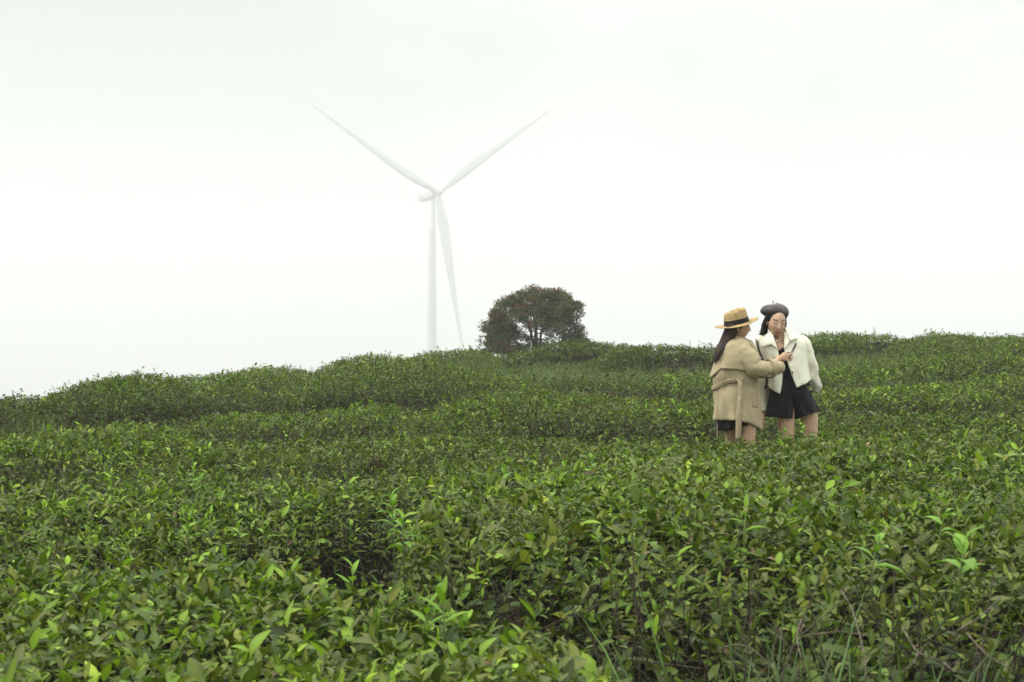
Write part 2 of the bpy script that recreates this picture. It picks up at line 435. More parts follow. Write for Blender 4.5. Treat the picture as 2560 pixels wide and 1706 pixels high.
LEAVES = {}
def grow_leaves():
    step = 0.05
    xs = np.arange(-12.5, 12.5, step); ys = np.arange(1.5, 31.5, step)
    X, Y = np.meshgrid(xs, ys)
    Hh, own, pfrac = canopy(X, Y, True)
    gz = ground_z(X, Y)
    Z = gz + Hh
    dzx = np.gradient(Z, step, axis=1); dzy = np.gradient(Z, step, axis=0)
    slope = np.sqrt(1 + np.minimum(dzx ** 2 + dzy ** 2, 9.0))
    u = X / Y
    infr = (np.abs(X) < 0.375 * Y + 0.9)
    edge = np.clip(1 - (np.abs(X) - 0.365 * Y) / 0.9, 0.25, 1)
    shoots = np.interp(Y, [1.5, 3, 6, 10, 16, 30], [780, 780, 700, 520, 390, 275])
    facing = (-dzy * (-1)) # slope away from the viewer when negative
    back = (dzy < -0.25)
    dens = shoots * step * step * slope * infr * edge * np.where(back, 0.45, 1.0) * (own >= 0) * np.clip((pfrac - np.where(Y < 9, 0.50, 0.40)) / 0.38, np.where(Y < 4.6, 0.16, np.where(Y < 9, 0.06, 0.16)), 1) * np.clip((Hh - 0.2) / 0.1, 0, 1)
    cnt = rng.poisson(dens)
    jj, ii = np.nonzero(cnt)
    rep = cnt[jj, ii]
    jj = np.repeat(jj, rep); ii = np.repeat(ii, rep)
    n = len(jj)
    px = xs[ii] + rng.uniform(-step / 2, step / 2, n); py = ys[jj] + rng.uniform(-step / 2, step / 2, n)
    gx = dzx[jj, ii]; gy = dzy[jj, ii]
    pz = Z[jj, ii] + gx * (px - xs[ii]) + gy * (py - ys[jj])
    nrm = unit(np.stack([-gx, -gy, np.ones(n)], -1))
    ow = own[jj, ii]
    # clipped plucking table: most shoots at the surface, some deeper, a few standing proud
    dep = rng.exponential(0.045, n); dep = np.where(rng.random(n) < 0.035, -rng.uniform(0.01, 0.08, n), dep)
    dep = np.minimum(dep, 0.20)
    p = np.stack([px, py, pz], -1) - nrm * dep[:, None]
    hfrac = np.clip(Hh[jj, ii] / 0.7, 0, 1)
    ax = unit(0.55 * nrm + np.array([0, 0, 0.75]) + rng.normal(0, 0.30, (n, 3)))
    patch = vnoise(px, py, 1.3, 7) * 0.6 + vnoise(px, py, 0.45, 8) * 0.5
    grey = vnoise(px, py, 0.9, 9) * 0.6 + vnoise(px, py, 0.28, 10) * 0.5
    tone = rng.normal(0, 1, n)
    yfac = np.array([h.get('young', 0.2) for h in HEDGES])[ow]
    onF2 = np.array([h['key'] == 'F2' for h in HEDGES])[ow]
    yfac = yfac + onF2 * 0.38 * np.clip((py - 5.3) / 0.8, 0, 1) * np.clip((1.3 - px) / 0.7, 0, 1)
    dark = np.array([1.0 if h.get('dark') else 0.0 for h in HEDGES])[ow]
    brown = np.array([h.get('brown', 0.12) for h in HEDGES])[ow]
    younger = (rng.random(n) < np.clip(yfac * (0.55 + 0.9 * patch) , 0.02, 0.8)) & (dep < 0.05)
    brownz = (vnoise(px, py, 0.8, 12) > 0.62 - 0.5 * brown)
    keep_brown = ~(brownz & (rng.random(n) < 0.45))
    phi0 = rng.uniform(0, 2 * math.pi, n)
    ref = np.where(np.abs(ax[:, 0:1]) < 0.8, np.array([[1.0, 0, 0]]), np.array([[0, 1.0, 0]]))
    b1 = unit(np.cross(ax, ref)); b2 = np.cross(ax, b1)
    allb = []
    for k in range(6):
        on = keep_brown & (rng.random(n) < (1.0 if k < 4 else (0.75 if k == 4 else 0.4)))
        idx = np.nonzero(on)[0]; m = len(idx)
        f = k / 5.0
        phi = phi0[idx] + k * 2.4 + rng.normal(0, 0.25, m)
        th = np.radians(np.interp(f, [0, 1], [82, 28]) + rng.normal(0, 13, m))
        rad = np.cos(phi)[:, None] * b1[idx] + np.sin(phi)[:, None] * b2[idx]
        e1 = unit(ax[idx] * np.cos(th)[:, None] + rad * np.sin(th)[:, None])
        e3 = unit(ax[idx] * np.sin(th)[:, None] - rad * np.cos(th)[:, None] + rng.normal(0, 0.25, (m, 3)))
        e3 = unit(e3 - e1 * np.sum(e3 * e1, -1, keepdims=True))
        e2 = np.cross(e3, e1)
        Ln = np.interp(f, [0, 0.5, 1], [0.051, 0.047, 0.034]) * rng.lognormal(0, 0.33, m)
        Ln = np.minimum(Ln, 0.092)
        Wd = Ln * rng.uniform(0.17, 0.25, m)
        curv = rng.normal(0.45, 0.35, m); fold = np.clip(rng.normal(0.32, 0.2, m), 0, 0.9)
        base = p[idx] + ax[idx] * (0.055 * f - 0.02)[..., None] if False else p[idx] + ax[idx] * (0.06 * f - 0.025)
        yy = younger[idx] & (k >= 2)
        r = rng.random(m)
        col = np.where((r < 0.40)[:, None], C_MAT, np.where((r < 0.62)[:, None], C_DEEP, np.where((r < 0.80)[:, None], C_FRESH, C_OLIVE)))
        gmix = np.clip(0.16 + 0.70 * grey[idx] + rng.normal(0, 0.2, m), 0, 0.85)[:, None]
        col = col * (1 - gmix) + C_GREY * gmix
        ym = np.where(yy, rng.uniform(0.35, 0.95, m), 0)[:, None]
        col = col * (1 - ym) + C_YOUNG * ym
        bm_ = (rng.random(m) < 0.006 + 0.05 * brownz[idx])[:, None]
        col = np.where(bm_, C_BROWN * rng.uniform(0.5, 1.1, (m, 1)), col)
        col = col * np.exp(rng.normal(0, 0.28, (m, 1))) * (1 - 0.25 * dark[idx][:, None]) * (1 + 0.10 * tone[idx][:, None])
        col = np.clip(col, 0.006, 0.5)
        allb.append((idx, base, e1, e2, e3, Ln, Wd, curv, fold, col, np.full(m, k)))
    cat = [np.concatenate([a[q] for a in allb]) for q in range(11)]
    idx = cat[0]
    LEAVES.update(own=ow[idx], dep=dep[idx], base=cat[1], e1=cat[2], e2=cat[3], e3=cat[4], L=cat[5], W=cat[6], curv=cat[7], fold=cat[8], col=cat[9], k=cat[10])
    return xs, ys, Z, own, Hh, nrm, p, ow, dep, pfrac
GRID = grow_leaves()

def leaf_bank():
    """single leaves: shared meshes of unit length in a few shapes and the leaf colours"""
    bank = []
    cols = [C_MAT, C_FRESH, C_GREY, C_OLIVE, C_YOUNG, C_DEEP * 1.2, (C_YOUNG + C_FRESH) / 2]
    one = np.array([1.0])
    for si, (wr, cv, fo) in enumerate([(0.19, 0.35, 0.25), (0.22, 0.6, 0.35), (0.17, 0.8, 0.45), (0.21, 0.15, 0.3)]):
        for ci, c in enumerate(cols):
            co, tri, cc = build_leaves(T_NEAR, np.zeros((1, 3)), np.array([[1.0, 0, 0]]), np.array([[0, 1.0, 0]]), np.array([[0, 0, 1.0]]),
                                       one, one * wr, one * cv, one * fo, np.array([c]), 1.25)
            bank.append((ci, c, tri_mesh('leaf', co, tri, M_LEAF, cc, smooth=True)))
    return cols, bank

def make_hedges():
    Lv = LEAVES
    xs, ys, Z, own, Hh, snrm, sp, sow, sdep, pfr = GRID
    cols, bank = leaf_bank()
    nshape = 4
    Y = Lv['base'][:, 1]
    view = unit(np.array([0, 0, CAMZ]) - Lv['base'])
    face = np.abs(np.sum(view * Lv['e3'], -1))
    upx = np.abs(Lv['base'][:, 0]) < 0.355 * Y
    inpic = upx & ((CAMZ - Lv['base'][:, 2]) / Y < 0.236)
    score = Lv['L'] * Lv['W'] / Y ** 2 * (0.25 + face) * inpic * np.exp(-np.maximum(Lv['dep'], 0) / 0.02) * (Lv['k'] >= 1)
    colarr = np.array(cols)
    for hi, h in enumerate(HEDGES):
        sel = np.nonzero(Lv['own'] == hi)[0]
        xm = 0.5 * (h['X'][0] + h['X'][-1]); dm = float(np.interp(xm, h['X'], h['D']))
        root = new_empty('tea_hedge', (float(xm), dm - 0.5, float(ground_z(xm, dm - 0.5))))
        tag(root, h['label'], 'tea hedge', 'clipped tea hedges covering the hillside')
        h['root'] = root
        # the leaves that show largest are single objects
        nsingle = 300 if h['key'][0] == 'F' else h.get('single', 120)
        sc = score[sel]
        top = sel[np.argsort(-sc)[:nsingle]]
        top = top[score[top] > 0]
        single = np.zeros(len(Y), bool); single[top] = True
        rest = sel[~single[sel]]
        yr = Y[rest]
        # foliage mass, finer near the viewer
        cos, tris, ccs, off = [], [], [], 0
        for T, lo, hi2, rib in ((T_NEAR, 0, 5.2, 1.2), (T_MID, 5.2, 9.5, 1.1), (T_FAR, 9.5, 99, 1.0)):
            q = rest[(yr >= lo) & (yr < hi2)]
            if not len(q): continue
            co, tri, cc = build_leaves(T, Lv['base'][q], Lv['e1'][q], Lv['e2'][q], Lv['e3'][q], Lv['L'][q], Lv['W'][q] * (1.12 if T is T_FAR else 1), Lv['curv'][q], Lv['fold'][q], Lv['col'][q], rib)
            cos.append(co); tris.append(tri + off); ccs.append(cc); off += len(co)
        if cos:
            me = tri_mesh('foliage', np.concatenate(cos), np.concatenate(tris), M_LEAF, np.concatenate(ccs), smooth=True)
            link_mesh('foliage', me, root, 'stuff')
        for q in top:
            ci = int(np.argmin(np.sum((np.log(colarr) - np.log(Lv['col'][q])) ** 2, -1)))
            me = bank[(int(q) % nshape) * len(cols) + ci][2]
            o = bpy.data.objects.new('leaf', me)
            o.parent = root
            R = np.stack([Lv['e1'][q], Lv['e2'][q], Lv['e3'][q]], 1) * float(Lv['L'][q])
            M = Matrix([[*R[0], 0], [*R[1], 0], [*R[2], 0], [0, 0, 0, 1]])
            M.translation = Vector(Lv['base'][q]) - root.location
            o.matrix_basis = M
            COL.objects.link(o)
        # twig thicket as a sheet, its colour darkened for the shade inside the hedge
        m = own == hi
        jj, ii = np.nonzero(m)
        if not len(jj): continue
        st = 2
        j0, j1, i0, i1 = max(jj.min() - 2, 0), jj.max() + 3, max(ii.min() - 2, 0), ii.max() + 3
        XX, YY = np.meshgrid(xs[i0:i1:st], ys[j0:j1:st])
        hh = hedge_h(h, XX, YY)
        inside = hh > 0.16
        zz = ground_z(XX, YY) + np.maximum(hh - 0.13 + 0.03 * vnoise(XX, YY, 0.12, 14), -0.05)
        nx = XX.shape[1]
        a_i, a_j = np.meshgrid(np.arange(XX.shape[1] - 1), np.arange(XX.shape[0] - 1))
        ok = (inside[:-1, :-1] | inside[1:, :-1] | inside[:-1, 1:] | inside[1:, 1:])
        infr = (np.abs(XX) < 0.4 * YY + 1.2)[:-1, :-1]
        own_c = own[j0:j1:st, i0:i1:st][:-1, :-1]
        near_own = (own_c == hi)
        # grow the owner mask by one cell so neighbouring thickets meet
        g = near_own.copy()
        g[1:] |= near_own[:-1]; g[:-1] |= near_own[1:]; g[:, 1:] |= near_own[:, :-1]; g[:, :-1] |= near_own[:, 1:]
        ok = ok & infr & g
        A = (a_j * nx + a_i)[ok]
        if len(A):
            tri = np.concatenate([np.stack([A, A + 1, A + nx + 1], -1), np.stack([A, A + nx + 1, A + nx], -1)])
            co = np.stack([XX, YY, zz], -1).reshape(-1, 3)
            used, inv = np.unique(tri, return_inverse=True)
            link_mesh('shaded_twig_thicket', tri_mesh('shaded_twig_thicket', co[used], inv.reshape(-1, 3), M_CORE, smooth=True), root, 'stuff')
        # woody stems and sparse dark leaves on the steep, shaded sides
        cellp = pfr[jj, ii]
        side = np.nonzero((cellp < 0.80) & (ys[jj] < 19) & (ys[jj] > 2.6) & (np.abs(xs[ii]) < 0.38 * ys[jj] + 0.3))[0]
        if len(side) > 10:
            n = int(min(len(side) * np.interp(dm, [4, 9, 18], [5.0, 4.0, 3.2]), 14000))
            c = rng.choice(side, n)
            X_ = xs[ii[c]] + rng.uniform(-.03, .03, n); Y_ = ys[jj[c]] + rng.uniform(-.03, .03, n)
            hloc = np.interp(np.clip(X_, h['X'][0], h['X'][-1]), h['X'], h['H'])
            a = np.stack([X_, Y_, ground_z(X_, Y_) + rng.uniform(0.0, 0.85, n) * np.maximum(hloc, .2)], -1)
            d = unit(rng.normal(0, .45, (n, 3)) + np.array([0, -.15, .75]))
            ns = int(n * (0.45 if dm < 10 else 0.22))
            make_twigs('stems', (a - d * .06)[:ns], d[:ns], rng.uniform(.10, .34, ns), rng.uniform(.0016, .0042, ns), root)
            q = rng.choice(n, int(n * 1.0), replace=False)
            e1 = unit(rng.normal(0, 1, (len(q), 3)) * np.array([1, 1, .5]) + np.array([0, -.3, .1])); e3 = unit(rng.normal(0, .5, (len(q), 3)) + np.array([0, 0, 1.0]))
            e3 = unit(e3 - e1 * np.sum(e3 * e1, -1, keepdims=True)); e2 = np.cross(e3, e1)
            Ln = rng.uniform(.03, .08, len(q))
            pal = np.array([C_DEEP, C_MAT, C_GREY, C_DEEP, C_FRESH, C_MAT, C_BROWN * .6])
            col = pal[rng.choice(7, len(q), p=[.24, .26, .1, .16, .1, .1, .04])] * np.exp(rng.normal(0, .25, (len(q), 1)))
            co, tri, cc = build_leaves(T_MID if dm < 10 else T_FAR, a[q], e1, e2, e3, Ln, Ln * .2, rng.normal(.5, .3, len(q)), np.full(len(q), .3), col)
            link_mesh('side_foliage', tri_mesh('side_foliage', co, tri, M_LEAF, cc, True), root, 'stuff')
        # bare twigs showing between the leaves
        s = np.nonzero((sow == hi) & (sp[:, 1] < 17) & (sp[:, 1] > 2.2))[0]
        if len(s) > 20:
            s = rng.choice(s, int(len(s) * 0.55), replace=False)
            n = len(s)
            d = unit(0.5 * snrm[s] + np.array([0, 0, 0.5]) + rng.normal(0, 0.55, (n, 3)))
            ln = rng.uniform(0.06, 0.17, n)
            a = sp[s] - snrm[s] * 0.05 - d * (ln * 0.5)[:, None]
            make_twigs('twigs', a, d, ln, rng.uniform(0.0014, 0.0032, n), root)

def make_twigs(name, a, d, ln, r, root, mat=None):
    n = len(a)
    ref = np.where(np.abs(d[:, 2:3]) < 0.9, np.array([[0, 0, 1.0]]), np.array([[1.0, 0, 0]]))
    b1 = unit(np.cross(d, ref)); b2 = np.cross(d, b1)
    vs = []
    for end, sc in ((0, 1.0), (1, 0.5)):
        for k in range(3):
            an = k * 2.0944
            vs.append(a + d * (ln * end)[:, None] + (b1 * math.cos(an) + b2 * math.sin(an)) * (r * sc)[:, None])
    co = np.stack(vs, 1).reshape(-1, 3)
    F = np.array([(0, 1, 4), (0, 4, 3), (1, 2, 5), (1, 5, 4), (2, 0, 3), (2, 3, 5)])
    tri = (F[None] + (np.arange(n) * 6)[:, None, None]).reshape(-1, 3)
    return link_mesh(name, tri_mesh(name, co, tri, mat or M_TWIG), root, 'stuff')
make_hedges()
HK = {h['key']: h for h in HEDGES}

def undergrowth():
    """low weeds and shed leaves on the ground between the hedges"""
    g = np.random.default_rng(41)
    n = 75000
    Y = 9.5 + 21.0 * np.sqrt(g.random(n)); X = g.uniform(-1, 1, n) * (0.37 * Y + 0.6)
    hh, own = canopy(X, Y)
    ok = hh < 0.42
    X, Y, hh = X[ok], Y[ok], hh[ok]; n = len(X)
    z = ground_z(X, Y) + g.random(n) ** 1.6 * 0.26 * np.where(Y > 6, 1, .5)
    base = np.stack([X, Y, z], -1)
    e1 = unit(g.normal(0, 1, (n, 3)) * np.array([1, 1, .5]) + np.array([0, 0, .45])); e3 = unit(g.normal(0, .5, (n, 3)) + np.array([0, 0, 1.0]))
    e3 = unit(e3 - e1 * np.sum(e3 * e1, -1, keepdims=True)); e2 = np.cross(e3, e1)
    Ln = g.uniform(.04, .10, n)
    pal = np.array([C_DEEP, C_MAT, C_DEEP, C_OLIVE * .8, C_BROWN * .6])
    col = pal[g.integers(0, 5, n)] * np.exp(g.normal(0, .25, (n, 1)))
    co, tri, cc = build_leaves(T_FAR, base, e1, e2, e3, Ln, Ln * g.uniform(.15, .25, n), g.normal(.5, .3, n), np.full(n, .3), col)
    o = link_mesh('undergrowth', tri_mesh('undergrowth', co, tri, M_LEAF, cc))
    tag(o, 'low weeds and shed leaves on the ground between the tea hedges', 'undergrowth', kind='stuff')
undergrowth()
# ------------------------------------------------------------------ tubes and lofts
def tube(path, radii, n=10, cap=True, squash=None, twist_ref=None):
    """closed tube along path (list of 3D points) with radii (number or (r1, r2)); returns verts, faces"""
    P = [Vector(p) for p in path]
    V, F = [], []
    prev = None
    for i, p in enumerate(P):
        d = (P[min(i + 1, len(P) - 1)] - P[max(i - 1, 0)]).normalized()
        if prev is None:
            ref = Vector(twist_ref) if twist_ref else (Vector((0, 0, 1)) if abs(d.z) < 0.9 else Vector((1, 0, 0)))
            b1 = d.cross(ref).normalized()
        else:
            b1 = (prev - d * prev.dot(d)).normalized()
        prev = b1
        b2 = d.cross(b1)
        r = radii[i] if not np.isscalar(radii) else radii
        r1, r2 = (r, r) if np.isscalar(r) else r
        for k in range(n):
            a = 2 * math.pi * k / n
            V.append(p + b1 * (math.cos(a) * r1) + b2 * (math.sin(a) * r2))
    m = len(P)
    for i in range(m - 1):
        for k in range(n):
            a, b = i * n + k, i * n + (k + 1) % n
            F.append((a, b, b + n, a + n))
    if cap:
        F.append(tuple(reversed(range(n))))
        F.append(tuple(range((m - 1) * n, m * n)))
    return V, F

def smooth_path(pts, sub=5):
    """Catmull-Rom through points (tuples of any length)"""
    P = np.array(pts, float)
    Q = np.vstack([2 * P[0] - P[1], P, 2 * P[-1] - P[-2]])
    out = []
    for i in range(1, len(Q) - 2):
        for s in range(sub):
            t = s / sub
            a, b, c, d = Q[i - 1], Q[i], Q[i + 1], Q[i + 2]
            out.append(0.5 * ((2 * b) + (-a + c) * t + (2 * a - 5 * b + 4 * c - d) * t ** 2 + (-a + 3 * b - 3 * c + d) * t ** 3))
    out.append(P[-1])
    return np.array(out)

class MB:
    def __init__(s): s.v, s.f = [], []
    def add(s, vf):
        o = len(s.v); s.v += [tuple(v) for v in vf[0]]; s.f += [tuple(i + o for i in f) for f in vf[1]]; return s
    def tube(s, pts, r, n=10, sub=0, **k):
        if sub:
            rr = [(q if not np.isscalar(q) else (q, q)) for q in (r if not np.isscalar(r) else [r] * len(pts))]
            A = np.array([list(p) + list(q) for p, q in zip(pts, rr)])
            A = smooth_path(A, sub)
            return s.add(tube([a[:3] for a in A], [(a[3], a[4]) for a in A], n, **k))
        return s.add(tube(pts, r, n, **k))
    def mesh(s, name, mat=None, smooth=True): return py_mesh(name, s.v, s.f, mat, smooth)
    def obj(s, name, mat, parent=None, smooth=True, kind=None): return link_mesh(name, s.mesh(name, mat, smooth), parent, kind)

def grid_faces(nr, nc, closed=False, off=0):
    F = []
    for r in range(nr - 1):
        for c in range(nc if closed else nc - 1):
            c2 = (c + 1) % nc
            F.append((off + r * nc + c, off + r * nc + c2, off + (r + 1) * nc + c2, off + (r + 1) * nc + c))
    return F

def ellipsoid(c, r, nu=16, nv=10, M=None):
    V, F = [], []
    for j in range(nv + 1):
        th = math.pi * j / nv
        for i in range(nu):
            ph = 2 * math.pi * i / nu
            v = Vector((r[0] * math.sin(th) * math.cos(ph), r[1] * math.sin(th) * math.sin(ph), r[2] * math.cos(th)))
            if M is not None: v = M @ v
            V.append(Vector(c) + v)
    for j in range(nv):
        for i in range(nu):
            a, b = j * nu + i, j * nu + (i + 1) % nu
            F.append((a, a + nu, b + nu, b))
    return V, F

# ------------------------------------------------------------------ wind turbine
def wind_turbine():
    D = 850.0
    k = D / FPX
    hub_x = (1080 - CXP) * k; hub_z = CAMZ - (487 - CYP) * k       # tower top
    base_z = float(ground_z(hub_x, D))
    root = new_empty('wind_turbine', (hub_x, D, base_z))
    tag(root, 'tall white wind turbine fading into the mist behind the tea hill', 'wind turbine')
    t = MB()
    t.tube([(hub_x, D, base_z - 1), (hub_x, D, base_z + 27), (hub_x, D, hub_z - 27), (hub_x, D, hub_z - 3.4)], [3.3, 3.15, 2.3, 2.05], 32)
    t.obj('tower', M_TURB, root)
    yaw = math.radians(53)            # rotor axis: to the right and towards the viewer
    tilt = math.radians(5)
    ax = Vector((math.cos(yaw) * math.cos(tilt), -math.sin(yaw) * math.cos(tilt), math.sin(tilt))).normalized()
    side = Vector((math.sin(yaw), math.cos(yaw), 0)).normalized()   # horizontal, in rotor plane
    up = side.cross(ax).normalized()
    if up.z < 0: up = -up
    top = Vector((hub_x, D, hub_z))
    # nacelle: rounded box along the axis
    secs = [(1.37 * a_, 1.37 * b_, 1.37 * c_) for a_, b_, c_ in [(-8.6, 1.3, 1.5), (-8.2, 1.9, 2.0), (-4, 2.05, 2.2), (0.5, 2.0, 2.2), (2.2, 1.9, 2.0), (2.9, 1.5, 1.6)]]
    V = []
    nn = 24
    for s, w, hgt in secs:
        for i in range(nn):
            a = 2 * math.pi * i / nn
            ca, sa = math.cos(a), math.sin(a)
            cx = math.copysign(abs(ca) ** 0.45, ca) * w; cz = math.copysign(abs(sa) ** 0.45, sa) * hgt
            V.append(top + ax * s + side * cx + up * (cz + 0.3))
    F = grid_faces(len(secs), nn, True) + [tuple(reversed(range(nn))), tuple(range((len(secs) - 1) * nn, len(secs) * nn))]
    link_mesh('nacelle', py_mesh('nacelle', V, F, M_TURB), root)
    hc = top + ax * 6.3 + up * 0.4
    h = MB()
    prof = [(1.37 * a_, 1.37 * b_) for a_, b_ in [(-1.7, 1.75), (-0.6, 2.0), (0.8, 1.9), (1.8, 1.45), (2.5, 0.8), (2.8, 0.1)]]
    h.tube([hc + ax * s for s, r in prof], [r for s, r in prof], 24)
    h.obj('hub', M_TURB, root)
    BL = 101.0
    for a0 in (0, 120, 240):
        a = math.radians(a0 + 176)
        rd0 = up * math.cos(a) + side * math.sin(a)
        V, nn = [], 16
        rows = [(0.0, 1.6, 1.0, 12), (0.03, 1.6, 1.0, 12), (0.08, 2.1, 0.75, 12), (0.16, 2.9, 0.45, 11), (0.24, 3.05, 0.32, 9), (0.35, 2.65, 0.27, 7), (0.5, 2.05, 0.23, 4), (0.65, 1.5, 0.2, 2), (0.8, 1.0, 0.18, 1), (0.92, 0.6, 0.16, 0), (0.985, 0.3, 0.15, 0), (1.0, 0.05, 0.2, 0)]
        tan = ax.cross(rd0).normalized()
        for s, ch, th, tw in rows:
            ch *= 1.15
            c = hc + rd0 * (1.1 + BL * s) + ax * (0.045 * BL * s + 4.4 * s * s)       # coning and pre-bend
            twr = math.radians(tw)
            cdir = tan * math.cos(twr) + ax * math.sin(twr)
            ndir = ax * math.cos(twr) - tan * math.sin(twr)
            for i in range(nn):
                p = 2 * math.pi * i / nn
                xx = math.cos(p) * ch + 0.35 * ch * (1 - min(1, th))
                yy = math.sin(p) * ch * th * (1 - 0.35 * math.cos(p) * (1 - th))
                V.append(c + cdir * xx + ndir * yy)
        F = grid_faces(len(rows), nn, True) + [tuple(reversed(range(nn))), tuple(range((len(rows) - 1) * nn, len(rows) * nn))]
        link_mesh('blade', py_mesh('blade', V, F, M_TURB), root)
wind_turbine()

# ------------------------------------------------------------------ the tree beyond the crest
def lone_tree():
    D = 52.0
    k = D / FPX
    base = Vector((at(1338, 900, D)[0], D, float(ground_z(at(1338, 900, D)[0], D))))
    root = new_empty('tree', base)
    tag(root, 'round-crowned dark green tree with reddish leaf tips beside the turbine', 'tree')
    R = random.Random(3)
    nr = np.random.default_rng(21)
    tp = lambda px, py, dy=0.0: Vector(at(px, py, D + dy))
    # crown outline in the photo: half widths by height, slightly lopsided
    prof_y = [716, 735, 760, 790, 820, 850, 872, 884]
    prof_l = [1322, 1290, 1250, 1222, 1212, 1212, 1206, 1196]
    prof_r = [1366, 1420, 1448, 1458, 1463, 1466, 1474, 1488]
    clumps = []
    tries = 0
    while len(clumps) < 168 and tries < 8000:
        tries += 1
        py = R.uniform(722, 882)
        l, r = np.interp(py, prof_y, prof_l), np.interp(py, prof_y, prof_r)
        px = R.uniform(l + 3, r - 3)
        hw = (r - l) / 2 * k
        xr = (px - (l + r) / 2) / ((r - l) / 2)
        dy = R.uniform(-1, 1) * math.sqrt(max(0, 1 - xr * xr)) * hw * 0.9
        # hollow inside: branches show in the lower middle
        rad = math.sqrt(xr * xr + (dy / hw) ** 2)
        low = (py - 716) / 168.0
        if low > 0.42 and rad < 0.22 + 0.36 * (low - 0.4): continue
        if low > 0.62 and abs(px - 1335) < 48 and R.random() < 0.65: continue
        c = tp(px, py, dy)
        if any((c - q[0]).length < 0.25 for q in clumps): continue
        clumps.append((c, R.uniform(0.13, 0.33), px, py))
    # trunk and limbs
    fork = tp(1338, 905)
    t = MB()
    t.tube([base - Vector((0, 0, .3)), base + Vector((0.05, 0, 0.8)), fork + Vector((0, 0, -0.3)), fork], [0.32, 0.24, 0.19, 0.16], 10, sub=3)
    t.obj('trunk', M_BARK, root)
    limbs = [((1335, 870), (1328, 835, -.2), (1318, 800, -.3), (1312, 765, -.3)), ((1350, 868), (1352, 838, .3), (1362, 800, .5), (1372, 765, .4)),
             ((1318, 878), (1295, 858, -.4), (1268, 835, -.5), (1245, 815, -.6)), ((1310, 884), (1280, 868, .4), (1255, 850, .6), (1232, 838, .8)),
             ((1362, 878), (1392, 860, -.4), (1420, 845, -.7), (1440, 825, -.8)), ((1352, 880), (1395, 876, .5), (1430, 866, .8), (1455, 858, .9)),
             ((1340, 872), (1338, 840, -1.0), (1345, 800, -1.5), (1350, 770, -1.6)), ((1340, 872), (1342, 840, 1.0), (1335, 800, 1.5), (1330, 770, 1.6))]
    nodes = []
    for lb in limbs:
        pts = [fork] + [tp(*q) for q in lb]
        A = smooth_path([list(p) + [r] for p, r in zip(pts, (0.09, 0.06, 0.045, 0.032, 0.018))], 5)
        b = MB(); b.tube([a[:3] for a in A], [a[3] for a in A], 8)
        o = b.obj('limb', M_BARK, root)
        nodes += [(Vector(a[:3]), a[3], o) for a in A[6:]]
    bw = {}
    for c, r, px, py in clumps:
        best = min(nodes, key=lambda q: (q[0] - c).length + (0.6 if q[0].z > c.z else 0))
        mid = (best[0] + c) / 2 + Vector((R.uniform(-.12, .12), R.uniform(-.12, .12), -0.06 + R.uniform(-.05, .05)))
        m = bw.setdefault(best[2].name, (best[2], MB()))[1]
        m.tube([best[0], mid, c], [min(best[1], 0.026), 0.016, 0.007], 5, sub=3)
        for q in range(5):
            e = c + Vector((R.gauss(0, 1), R.gauss(0, 1), R.gauss(0.2, .8))).normalized() * r * R.uniform(.6, 1)
            m.tube([c * 0.7 + mid * 0.3, (c + e) / 2, e], [0.009, 0.007, 0.003], 4)
    for nm, (o, m) in bw.items():
        m.obj('twigs', M_BARK, o)      # sub-part: the twigs of that limb
    # leaves
    n_per = 240
    C = np.array([c[0] for c in clumps]); Rr = np.array([c[1] for c in clumps])
    idx = np.repeat(np.arange(len(clumps)), n_per)
    d = unit(nr.normal(0, 1, (len(idx), 3)))
    rr = nr.random(len(idx)) ** 0.45
    pos = C[idx] + d * (rr * Rr[idx])[:, None] * np.array([1.15, 1.15, 0.72])
    n = len(idx)
    e1 = unit(d * 0.8 + nr.normal(0, .7, (n, 3)) + np.array([0, 0, -0.1])); e3 = unit(nr.normal(0, .6, (n, 3)) + np.array([0, 0, .9]))
    e3 = unit(e3 - e1 * np.sum(e3 * e1, -1, keepdims=True)); e2 = np.cross(e3, e1)
    Ln = nr.uniform(0.06, 0.11, n); Wd = Ln * nr.uniform(.22, .32, n)
    cm = np.array([[0.046, 0.064, 0.015], [0.068, 0.088, 0.019], [0.090, 0.108, 0.023], [0.060, 0.064, 0.020]])
    clc = nr.uniform(0.7, 1.25, len(clumps))
    col = cm[nr.integers(0, 4, n)] * clc[idx][:, None] * np.exp(nr.normal(0, .2, (n, 1)))
    # reddish young leaves at the tips of some clumps near the outline
    lpx = np.array([c[2] for c in clumps]); lpy = np.array([c[3] for c in clumps])
    redc = ((lpx < 1330) & (nr.random(len(clumps)) < 0.3)) | ((lpy < 775) & (nr.random(len(clumps)) < 0.25)) | (nr.random(len(clumps)) < 0.06)
    red = redc[idx] & (d[:, 2] > -0.1) & (rr > .68) & (nr.random(n) < 0.75)
    w = np.ones(n)
    for nm, q in (('crown', ~red), ('red_leaf_tips', red)):
        cc = col[q].copy()
        if nm != 'crown': cc = np.array([0.17, 0.060, 0.030]) * np.exp(nr.normal(0, .25, (q.sum(), 1))) * np.array([1, 1, 1.0])
        co, tri, c3 = build_leaves(T_FAR, pos[q], e1[q], e2[q], e3[q], Ln[q], Wd[q], np.full(q.sum(), .4), np.full(q.sum(), .3), cc)
        link_mesh(nm, tri_mesh(nm, co, tri, M_TREELEAF, c3), root, 'stuff')
lone_tree()

